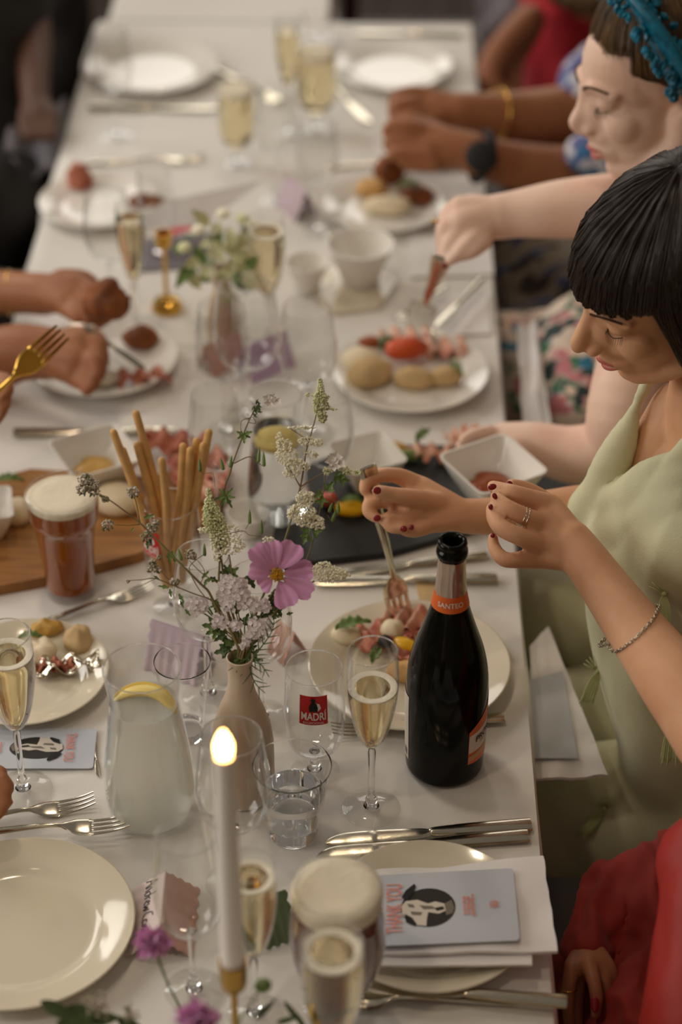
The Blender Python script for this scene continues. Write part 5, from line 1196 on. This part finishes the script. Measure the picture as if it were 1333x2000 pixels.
for k, (x, y, d, a) in enumerate(((1297, 1160, 2.02, 0), (1168, 1310, 2.36, .35), (1312, 1415, 2.06, .1), (1180, 1580, 2.42, .7))):
    hit = None
    # find the cloth surface under this point
    dg = bpy.context.evaluated_depsgraph_get()
    rd = ray(x, y); ok, loc, nn, ii, ob, mm = SC.ray_cast(dg, CAM+rd*1.2, rd)
    base = (loc if ok and ob and ob.name.startswith('dress') else K(x, y, d+.2))+CZt*.004
    b = MB(); dn = (CYu*-1*math.cos(a)+CXr*-math.sin(a))
    for j in range(15):
        sp = (j/14-.5); e = dn*(.036+.008*R())+CXr*sp*.016+CZt*.002*R(); b.tube([base, base+dn*.012+CXr*sp*.012, base+e], [.0006, .0006, .0005], n=5, sub=3)
    for j in range(9):
        an = PI*(.15+.7*j/8); e = (CXr*math.cos(an)+CYu*math.sin(an))*.019+CZt*.003*R(); b.tube([base, base+e], [.0008, .0006], n=5, sub=1)
    b.ball(base, .0032, seg=8); b.obj('tassel', M_tassel, W1, angle=180)
# fork in her hand
fork(K(716, 908, 2.440), K(786, 1222, 2.60), 'silver fork held upright over the antipasti by the red-nailed hand', facing=True, roll=-.25)

# ---- woman with teal headband
W2 = person('woman with a teal sequinned headband and dark blonde hair, looking down', (0, 0, 0))
M2 = head_frame(1286, 150, 2.72, 17, 33)
b = head_mb(M2, 1.06, .98)
b.tube([M2 @ Vector((-.02, 0, -.03)), M2 @ Vector((-.05, 0, -.12)), K(1390, 430, 2.85), K(1400, 560, 2.90)], [.056, .052, .06, .10], n=20, round_=True)
limb(b, [(1420, 420, 2.88, 80), (1330, 410, 2.84, 72), (1220, 402, 2.82, 66), (1100, 408, 2.83, 58), (1010, 418, 2.84, 47), (970, 424, 2.84, 45)], n=20)
hand(b, (965, 424, 2.84, 44), [
    [(905, 420, 2.84, 26), (872, 446, 2.83, 20), (866, 480, 2.83, 16), (868, 505, 2.83, 12)],
    [(900, 450, 2.83, 24), (880, 476, 2.82, 19), (872, 500, 2.82, 14), (872, 516, 2.82, 11)],
    [(930, 462, 2.82, 22), (905, 486, 2.81, 17), (888, 503, 2.81, 13), (878, 510, 2.81, 10)],
    [(945, 470, 2.82, 20), (925, 490, 2.81, 15), (905, 500, 2.81, 12)],
    [(925, 400, 2.85, 24), (880, 412, 2.86, 18), (862, 450, 2.855, 13)]],
    [(903, 412, 2.84, 32), (905, 436, 2.83, 34), (928, 452, 2.83, 30)], 26)
# lower arm resting at the table edge
limb(b, [(1330, 520, 2.86, 78), (1262, 640, 2.80, 76), (1222, 780, 2.72, 72), (1196, 872, 2.74, 64), (1120, 888, 2.76, 58), (1040, 868, 2.77, 46), (985, 855, 2.78, 32)], n=20, sub=5)
hand(b, (985, 855, 2.78, 28), [[(945, 856, 2.78, 19), (918, 860, 2.77, 15), (900, 872, 2.76, 12)], [(945, 868, 2.79, 18), (916, 876, 2.78, 14), (900, 890, 2.77, 11)], [(950, 880, 2.79, 16), (925, 892, 2.78, 13), (910, 905, 2.77, 10)], [(958, 890, 2.79, 14), (938, 903, 2.78, 11), (925, 916, 2.77, 9)], [(955, 846, 2.77, 18), (925, 850, 2.75, 14), (905, 860, 2.73, 11)]], [(948, 858, 2.78, 23), (950, 872, 2.785, 21), (956, 882, 2.79, 18)], 20)
fused('body', b, .003, M_skinp, W2, it=9)
face_bits(W2, M2, 1.06, brow=mat('brown_brow', (92, 64, 44), .7))
nail(W2, 869, 518, 2.81, 7, 6, 1.6); ring(W2, 'ring', 853, 432, 2.84, 10, CYu, M_gold, 1.5)
b = MB()
def h2(th, v, R0=1.0):
    a = min(v/.5, 1)*PI*.5; ctr = Vector((-.025, 0, .040)); rx = .098*R0; ry, rz = .094*R0, .094*R0
    d = Vector((math.cos(th)*rx, math.sin(th)*ry, 0)); p = ctr+d*math.sin(a)+Vector((0, 0, rz*math.cos(a)))
    if v > .5: k = (v-.5)/.5; fr = max(0, math.cos(th)-.22); p = ctr+d*(1-.10*k)+Vector((-.06*k*fr-.035*k, 0, -.115*k*(1-min(1, fr*1.6))))
    return p*1.06
lo = .52; 
def th2(u): return (.125+.75*u)*2*PI     # leaves the face open
b.sheet(lambda u, v: M2 @ h2(th2(u), .001+v*.999, .97), 64, 30); b.sheet(lambda u, v: M2 @ h2((u-.5)*2*PI, .001+v*.42, .985), 64, 14)
ho = link('hair', b.mesh('hair', M_hair2, angle=180), W2)
b = MB(); strands(b, lambda u, v: M2 @ h2(th2(u)+.05*math.sin(v*6+u*30), v, 1.01+.015*math.sin(u*70)), 420, 12, .0011, .004)
strands(b, lambda u, v: M2 @ h2((u-.5)*2*PI, .02+v*.42, 1.005), 260, 8, .0011, .003)
# wavy lengths behind the neck
for k in range(70):
    y0 = R(); pts = [M2 @ (Vector((-.01-.07*y0, .080-.03*R(), -.02))*1.06), ]; s0 = R()*3
    for j in range(1, 8): pts.append(M2 @ Vector((-.022-.07*y0+.014*math.sin(j*1.3+s0), .088-.02*y0, -.02-.024*j)))
    b.tube(pts, [.004]*7+[.0015], n=5, sub=2)
b.obj('hair_strands', M_hair2, W2, angle=180)['kind'] = 'stuff'
hb = MB(); hp = []
for k in range(25):
    a = (k/24-.5)*PI*1.12; hp.append(M2 @ (Vector((-.004+.034*math.cos(a), math.sin(a)*.106, .040+math.cos(a)*.106))*1.06))
hb.tube(hp, .026, n=12, sub=2, flat=(1, .45), up=(CYu+CXr*.3)); hbo = hb.obj('headband', M_teal, W2, angle=180)
for j in range(290):
    i = int(R()*24); p = hp[i].lerp(hp[min(i+1, 24)], R()); an = R()*2*PI; o_ = (M2.to_3x3() @ Vector((math.cos(an)*.024, 0, 0)))+(p-(M2 @ Vector((-.018, 0, .04)))).normalized()*.011
    b = MB(); b.ball(p+o_, (.0068, .0068, .004) if j % 9 else .0028, seg=7, rot=Matrix.Rotation(R()*3, 3, 'X') @ Matrix.Rotation(R()*3, 3, 'Y')); b.obj('sequin' if j % 9 else 'crystal', M_teal if j % 9 else M_crystal, hbo, angle=20)
b = MB()
limb(b, [(1420, 900, 2.95, 120), (1400, 700, 2.92, 130), (1370, 520, 2.90, 115), (1330, 420, 2.90, 85)], n=24)
b.tube([P(1380, 760, -.10), P(1150, 720, -.13), P(900, 700, -.16)], [.11, .095, .075], n=20, round_=True); b.tube([P(1380, 860, -.12), P(1150, 800, -.18), P(900, 800, -.20)], [.10, .08, .07], n=20, round_=True)
b.tube([P(1180, 610, -.06), P(1120, 700, -.08), P(1130, 830, -.10)], [.05, .075, .06], n=18, round_=True)
fused('dress', b, .008, M_pattern, W2, it=5, disp=folds(.005, 12, 4))
fork(K(866, 498, 2.81), on(822, 640)+Vector((0, 0, .02)), 'serving fork held by the pale hand over the middle plate', facing=True)
quad_cloth('lap_napkin', 'white napkin edge beside the floral print lap', 'napkin', [(1010, 640), (1050, 628), (1078, 838), (1022, 832)], -.03, .006, M_napkin, amp=.004, nu=8, nv=20)
quad_cloth('lap_napkin', 'white napkin with a menu card over the green dress lap at the table side', 'napkin', [(1035, 1262), (1072, 1222), (1188, 1515), (1048, 1520)], -.055, .004, M_napkin, amp=.0016, seed=3)
paper('menu_card', 'pale card with pink print lying in the lap napkin', [(1030, 1330), (1100, 1310), (1130, 1480), (1040, 1480)], -.049, M_card, 'card')
# ---- person with watch
W3 = person('person in a blue and white print with tanned arms and a black watch', (0, 0, 0))
b = MB()
limb(b, [(1290, 400, 3.55, 70), (1180, 352, 3.50, 62), (1060, 335, 3.45, 52), (960, 312, 3.42, 42), (915, 296, 3.41, 40)], n=20)
hand(b, (905, 292, 3.41, 38), [
    [(840, 262, 3.41, 22), (800, 250, 3.40, 19), (770, 244, 3.40, 15), (755, 256, 3.40, 12)],
    [(838, 285, 3.40, 21), (798, 278, 3.40, 18), (768, 275, 3.40, 15), (758, 285, 3.40, 12)],
    [(840, 305, 3.39, 20), (802, 302, 3.39, 17), (775, 300, 3.39, 14), (764, 306, 3.39, 11)],
    [(848, 320, 3.39, 18), (815, 322, 3.39, 14), (790, 320, 3.39, 12)],
    [(860, 262, 3.42, 22), (820, 240, 3.42, 17), (795, 232, 3.42, 14)]],
    [(842, 266, 3.41, 27), (840, 288, 3.40, 28), (846, 308, 3.40, 25)], 24)
limb(b, [(1300, 230, 3.72, 82), (1150, 232, 3.62, 72), (1040, 232, 3.56, 58), (950, 222, 3.52, 42), (890, 218, 3.50, 38)], n=20)
hand(b, (885, 216, 3.50, 36), [
    [(835, 190, 3.50, 22), (800, 184, 3.49, 18), (775, 192, 3.48, 15), (770, 214, 3.47, 13)],
    [(828, 206, 3.49, 20), (795, 205, 3.47, 17), (772, 212, 3.46, 14), (770, 230, 3.46, 12)],
    [(832, 224, 3.48, 19), (800, 226, 3.46, 16), (780, 235, 3.45, 13)],
    [(840, 240, 3.47, 18), (812, 244, 3.46, 14), (795, 250, 3.45, 12)],
    [(845, 190, 3.51, 20), (815, 212, 3.52, 16), (800, 232, 3.50, 13)]],
    [(838, 196, 3.50, 26), (832, 214, 3.49, 27), (840, 232, 3.48, 22)], 22)
fused('body', b, .004, M_skint, W3, it=7)
wc = K(941, 306, 3.36); b = MB(); b.ball(wc, (.026, .026, .008), seg=24, rot=CROT.to_3x3()); b.obj('watch_case', M_ink, W3, angle=50)
ring(W3, 'watch_strap', 941, 306, 3.41, 46, K(1060, 335, 3.45)-K(915, 296, 3.41), M_ink, 9)
ring(W3, 'bracelet', 972, 224, 3.53, 50, K(1040, 232, 3.56)-K(900, 218, 3.50), M_gold, 3)
b = MB(); limb(b, [(1330, 460, 3.75, 110), (1290, 330, 3.72, 120), (1235, 190, 3.75, 110), (1185, 140, 3.75, 70)], n=24); limb(b, [(1260, 330, 3.68, 110), (1180, 320, 3.66, 66)], n=16); limb(b, [(1250, 160, 3.66, 90), (1160, 150, 3.60, 62), (1138, 175, 3.58, 50)], n=16); limb(b, [(1220, 300, 3.42, 80), (1150, 300, 3.40, 46)], n=16)
fused('top', b, .010, M_bluew, W3, it=4, disp=folds(.006, 11, 7))
b = MB(); b.tube([P(1330, 520, -.10), P(1100, 520, -.13), P(800, 500, -.16)], [.12, .10, .08], n=20, round_=True); b.tube([P(1330, 610, -.14), P(1100, 610, -.19), P(850, 600, -.2)], [.10, .08, .07], n=20, round_=True)
fused('skirt', b, .010, M_stripe, W3, it=4, disp=folds(.008, 10, 9))
# ---- red dress person at the far right
W4 = person('person in a crimson dress behind the watch wearer', (0, 0, 0))
b = MB(); limb(b, [(1120, 340, 4.15, 110), (1120, 220, 4.15, 100), (1110, 90, 4.15, 96), (1120, -30, 4.15, 105), (1130, -90, 4.15, 80)], n=24)
b.v = [tuple(v) for v in b.v]; fused('dress', b, .012, M_red, W4, it=4, disp=folds(.008, 8, 11))
b = MB(); limb(b, [(1100, -90, 3.95, 60), (1120, -30, 3.95, 48), (1170, 20, 3.95, 30), (1200, 30, 3.95, 20)], n=16); limb(b, [(1035, 40, 4.0, 34), (985, 90, 3.95, 30), (960, 130, 3.92, 28), (955, 160, 3.9, 26), (985, 190, 3.9, 22)], n=14)
limb(b, [(1030, 60, 4.0, 30), (1000, 120, 3.98, 26), (1000, 180, 3.96, 22)], n=14)
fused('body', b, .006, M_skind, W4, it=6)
b = MB(); limb(b, [(1090, -60, 3.9, 60), (1130, -5, 3.88, 34), (1175, 8, 3.88, 22)], n=16); fused('hair', b, .008, M_hair2, W4, it=3, disp=folds(.004, 30))
W5 = person('person in dark grey clothing beyond the crimson dress', (0, 0, 0))
b = MB(); limb(b, [(1010, 150, 4.5, 60), (1000, 60, 4.5, 60), (990, -40, 4.5, 70)], n=18); limb(b, [(960, 60, 4.4, 30), (990, 30, 4.4, 40)], n=14); fused('jacket', b, .015, M_greycloth, W5, it=4, disp=folds(.01, 8))
# ---- rust chiffon at bottom right
W6 = person('person in a rust red chiffon dress resting a red-nailed hand in the lap', (0, 0, 0))
b = MB()
limb(b, [(1420, 2150, 2.10, 190), (1400, 1980, 2.10, 150), (1385, 1840, 2.12, 110), (1400, 1700, 2.14, 120)], n=24)
fused('dress', b, .008, mat('coral_red_satin', (158, 34, 26), .55), W6, it=4, disp=folds(.006, 9, 3))
b = MB(); limb(b, [(1400, 1640, 2.32, 60), (1330, 1690, 2.34, 66), (1290, 1700, 2.34, 50)], n=18); limb(b, [(1330, 1780, 2.32, 90), (1250, 1740, 2.34, 74), (1195, 1740, 2.35, 52)], n=18); limb(b, [(1290, 1820, 2.32, 110), (1210, 1800, 2.33, 92), (1172, 1815, 2.31, 60), (1148, 1846, 2.28, 50)], n=20)
limb(b, [(1310, 1960, 2.40, 120), (1240, 1900, 2.42, 60)], n=18); b.tube([P(1330, 2050, -.17), P(1200, 2040, -.20), P(1000, 2040, -.22)], [.13, .10, .08], n=20, round_=True)
def ruffle(co): q = Vector((co.x*22, co.y*14, co.z*22)); return .009*noise.noise(q)+.014*(1-abs(noise.noise(q*1.2+Vector((3, 1, 2))))*3)*.5+.004*noise.noise(q*3)
fused('chiffon_sleeve', b, .005, M_rust, W6, it=3, disp=ruffle)
b = MB(); limb(b, [(1190, 1800, 2.33, 34), (1155, 1850, 2.29, 32), (1135, 1875, 2.27, 32)], n=16)
hand(b, (1150, 1860, 2.270, 30), [
    [(1120, 1888, 2.245, 18), (1112, 1925, 2.235, 15), (1110, 1962, 2.230, 14), (1112, 2000, 2.230, 12)],
    [(1135, 1890, 2.250, 17), (1130, 1930, 2.250, 14), (1128, 1970, 2.250, 13), (1130, 2010, 2.250, 11)],
    [(1150, 1885, 2.240, 18), (1160, 1915, 2.225, 15), (1166, 1950, 2.220, 14), (1164, 1982, 2.220, 11)],
    [(1170, 1880, 2.250, 17), (1182, 1915, 2.240, 14), (1186, 1945, 2.240, 12)],
    [(1165, 1860, 2.260, 20), (1190, 1890, 2.250, 16), (1200, 1920, 2.250, 13)]],
    [(1122, 1888, 2.250, 22), (1138, 1890, 2.250, 22), (1154, 1888, 2.245, 22), (1168, 1882, 2.250, 20)], 20)
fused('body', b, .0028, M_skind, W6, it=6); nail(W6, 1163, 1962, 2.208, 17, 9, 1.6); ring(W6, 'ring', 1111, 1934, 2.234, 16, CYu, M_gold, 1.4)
# ---- left side
W7 = person('tanned person at left holding a knife and food over the meat plate', (0, 0, 0))
b = MB()
limb(b, [(-160, 560, 3.2, 50), (-40, 570, 3.12, 46), (40, 572, 3.08, 42), (90, 575, 3.06, 42)], n=18)
hand(b, (80, 572, 3.06, 38), [
    [(150, 558, 3.04, 22), (186, 572, 3.02, 18), (205, 600, 3.01, 16), (208, 622, 3.0, 13)],
    [(145, 575, 3.03, 22), (172, 592, 3.01, 18), (190, 615, 3.0, 15), (194, 632, 3.0, 12)],
    [(135, 590, 3.02, 21), (158, 605, 3.0, 17), (172, 622, 2.99, 14)],
    [(125, 600, 3.02, 18), (140, 612, 3.0, 15), (150, 622, 2.99, 12)],
    [(120, 545, 3.06, 22), (165, 545, 3.06, 18), (195, 570, 3.05, 14)]],
    [(146, 562, 3.04, 28), (140, 580, 3.03, 28), (128, 592, 3.02, 24)], 24)
limb(b, [(-200, 760, 3.02, 70), (-60, 720, 2.98, 66), (30, 690, 2.95, 58), (100, 690, 2.93, 52)], n=20)
hand(b, (100, 690, 2.93, 48), [
    [(160, 672, 2.91, 24), (188, 672, 2.90, 20), (198, 700, 2.89, 17), (194, 728, 2.88, 14)],
    [(160, 700, 2.90, 24), (186, 706, 2.88, 20), (192, 730, 2.87, 16)],
    [(155, 722, 2.90, 22), (178, 734, 2.88, 18), (182, 752, 2.87, 14)],
    [(145, 738, 2.90, 20), (165, 750, 2.88, 16), (170, 764, 2.87, 12)],
    [(140, 660, 2.93, 24), (178, 656, 2.92, 19), (200, 672, 2.91, 15)]],
    [(155, 674, 2.91, 34), (152, 700, 2.90, 34), (142, 726, 2.90, 28)], 24)
fused('body', b, .0035, M_skint, W7, it=7); ring(W7, 'bracelet', 18, 572, 3.09, 44, CXr, M_gold, 2.5)
b = MB(); limb(b, [(-420, 800, 3.2, 160), (-330, 600, 3.25, 150), (-300, 480, 3.3, 110), (-160, 540, 3.22, 62), (-60, 560, 3.15, 56)], n=20); limb(b, [(-330, 700, 3.15, 110), (-150, 700, 3.02, 84)], n=18)
b.tube([P(-300, 760, -.1), P(0, 640, -.13), P(200, 620, -.15)], [.12, .09, .075], n=18, round_=True); fused('clothes', b, .012, M_dark, W7, it=4, disp=folds(.008, 8))
knife(K(165, 640, 2.90), K(282, 722, 2.93), 'bright table knife held by the tanned hand over the meat plate', roll=.5)
lump('chicken_bone', 'brown piece of chicken held between the tanned fingers', 'chicken', 212, 612, (.030, .020, .026), M_fried, base=0, h=.115, amp=.3)
W8 = person('hand at the left edge raising an upright gold-lit fork', (0, 0, 0))
b = MB(); limb(b, [(-120, 860, 2.72, 44), (-50, 820, 2.70, 36), (-30, 800, 2.70, 34)], n=16)
hand(b, (-32, 800, 2.70, 30), [[(-8, 760, 2.69, 17), (8, 750, 2.68, 15), (16, 762, 2.67, 13), (6, 776, 2.67, 11)], [(-8, 780, 2.69, 16), (8, 776, 2.68, 14), (12, 790, 2.67, 11)], [(-12, 796, 2.69, 15), (4, 798, 2.68, 13), (4, 808, 2.67, 10)], [(-16, 810, 2.69, 14), (-4, 814, 2.68, 11), (-4, 822, 2.67, 9)], [(-20, 755, 2.70, 17), (0, 738, 2.70, 14), (14, 742, 2.69, 12)]], [(-10, 765, 2.69, 20), (-12, 785, 2.69, 19), (-16, 804, 2.69, 17)], 16)
fused('body', b, .003, M_skint, W8, it=6)
fork(K(-130, 880, 2.70), K(128, 643, 2.62), 'gold-lit fork raised in the hand at the left edge', facing=True, m=M_gold)  # gold in place of silver puts the lit look into the metal colour
W9 = person('fingertips at the left edge touching the champagne flute foot', (0, 0, 0))
b = MB(); limb(b, [(-120, 1600, 2.28, 40), (-60, 1570, 2.27, 34)], n=16)
hand(b, (-60, 1565, 2.27, 30), [[(-30, 1530, 2.26, 18), (0, 1522, 2.25, 17), (18, 1538, 2.245, 13)], [(-30, 1550, 2.26, 18), (-2, 1550, 2.25, 16), (14, 1566, 2.245, 13)], [(-34, 1568, 2.26, 17), (-10, 1574, 2.25, 15), (4, 1584, 2.245, 12)], [(-38, 1584, 2.26, 16), (-20, 1592, 2.25, 13), (-8, 1600, 2.245, 10)], [(-40, 1515, 2.27, 18), (-14, 1504, 2.26, 15), (4, 1508, 2.255, 12)]], [(-34, 1535, 2.26, 22), (-36, 1555, 2.26, 22), (-40, 1575, 2.26, 20)], 18)
fused('body', b, .003, M_skint, W9, it=6)
W10 = person('dark clothed person at the top left with hands in a grey napkin', (0, 0, 0))
b = MB(); limb(b, [(-120, 560, 3.7, 130), (-60, 400, 3.75, 120), (-60, 220, 3.8, 120), (-40, 80, 3.85, 130), (-20, -60, 3.9, 120)], n=22)
b.tube([P(-80, 430, -.1), P(60, 400, -.13), P(200, 380, -.15)], [.13, .09, .08], n=18, round_=True); fused('clothes', b, .015, M_dark, W10, it=4, disp=folds(.01, 7))
b = MB(); limb(b, [(40, -60, 3.9, 44), (62, 60, 3.85, 38), (66, 150, 3.75, 32), (70, 200, 3.7, 30)], n=16)
hand(b, (70, 200, 3.7, 28), [[(50+i*16, 225, 3.66, 15), (46+i*19, 248, 3.64, 13), (52+i*17, 268, 3.62, 11)] for i in range(4)]+[[(95, 210, 3.68, 15), (108, 232, 3.66, 12), (104, 250, 3.65, 10)]], [(55, 222, 3.67, 20), (75, 225, 3.66, 20), (92, 222, 3.67, 19)], 20)
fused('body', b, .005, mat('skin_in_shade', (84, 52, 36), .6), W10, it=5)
quad_cloth('lap_napkin', 'grey napkin in the lap at the top left', 'napkin', [(-10, 250), (130, 200), (118, 340), (20, 330)], -.03, .01, M_greycloth, amp=.012, seed=5)
W11 = person('person sitting far top left in black clothing', (0, 0, 0))
b = MB(); limb(b, [(90, 160, 4.6, 90), (90, 40, 4.6, 90), (80, -60, 4.6, 100)], n=20); fused('clothes', b, .018, M_dark, W11, it=4, disp=folds(.01, 7))
# ---- chairs
def chair(label, x, y, rz, m=M_wood, cover=None):
    t = thing('dining_chair', label, 'chair', (x, y, 0), rz=rz, group='chairs round the banquet table')
    b = MB(); b.sheet(lambda u, v: ((u-.5)*.44, (v-.5)*.42, .455+.006*math.sin(u*PI)*math.sin(v*PI)), 8, 8, th=.03); b.obj('seat', cover or m, t, angle=50)
    for sx in (-1, 1):
        b = MB(); b.tube([(sx*.19, .18, 0), (sx*.19, .18, .43)], .018, n=8, sub=1); b.obj('leg', m, t)
        b = MB(); b.tube([(sx*.19, -.21, 0), (sx*.19, -.19, .45), (sx*.19, -.25, .90)], .018, n=8); b.obj('leg', m, t)
    for k in range(3):
        b = MB(); z = .60+k*.12; b.box((0, -.215-.04*(z-.5)/.4, z), (.36, .016, .05)); b.obj('back_slat', m, t)
    return t
XC = XR+.42
chair('dark wooden chair under the woman in sage green', XR+.50, 1.92, PI/2)
chair('dark wooden chair under the woman with the teal headband', XR+.50, 2.52, PI/2)
chair('dark wooden chair under the watch wearer', XR+.52, 3.12, PI/2)
chair('beige covered chair by the grey napkin at the far left', P(118, 190, .0).x-.17, P(118, 190, 0).y, -PI/2, M_chaircov, M_chaircov)
chair('dark wooden chair at the far left under the tanned arms', edgeL(2.8)-.36, 2.75, -PI/2)
chair('dark wooden chair standing beyond the far right table end', .12, Y1+.50, PI)
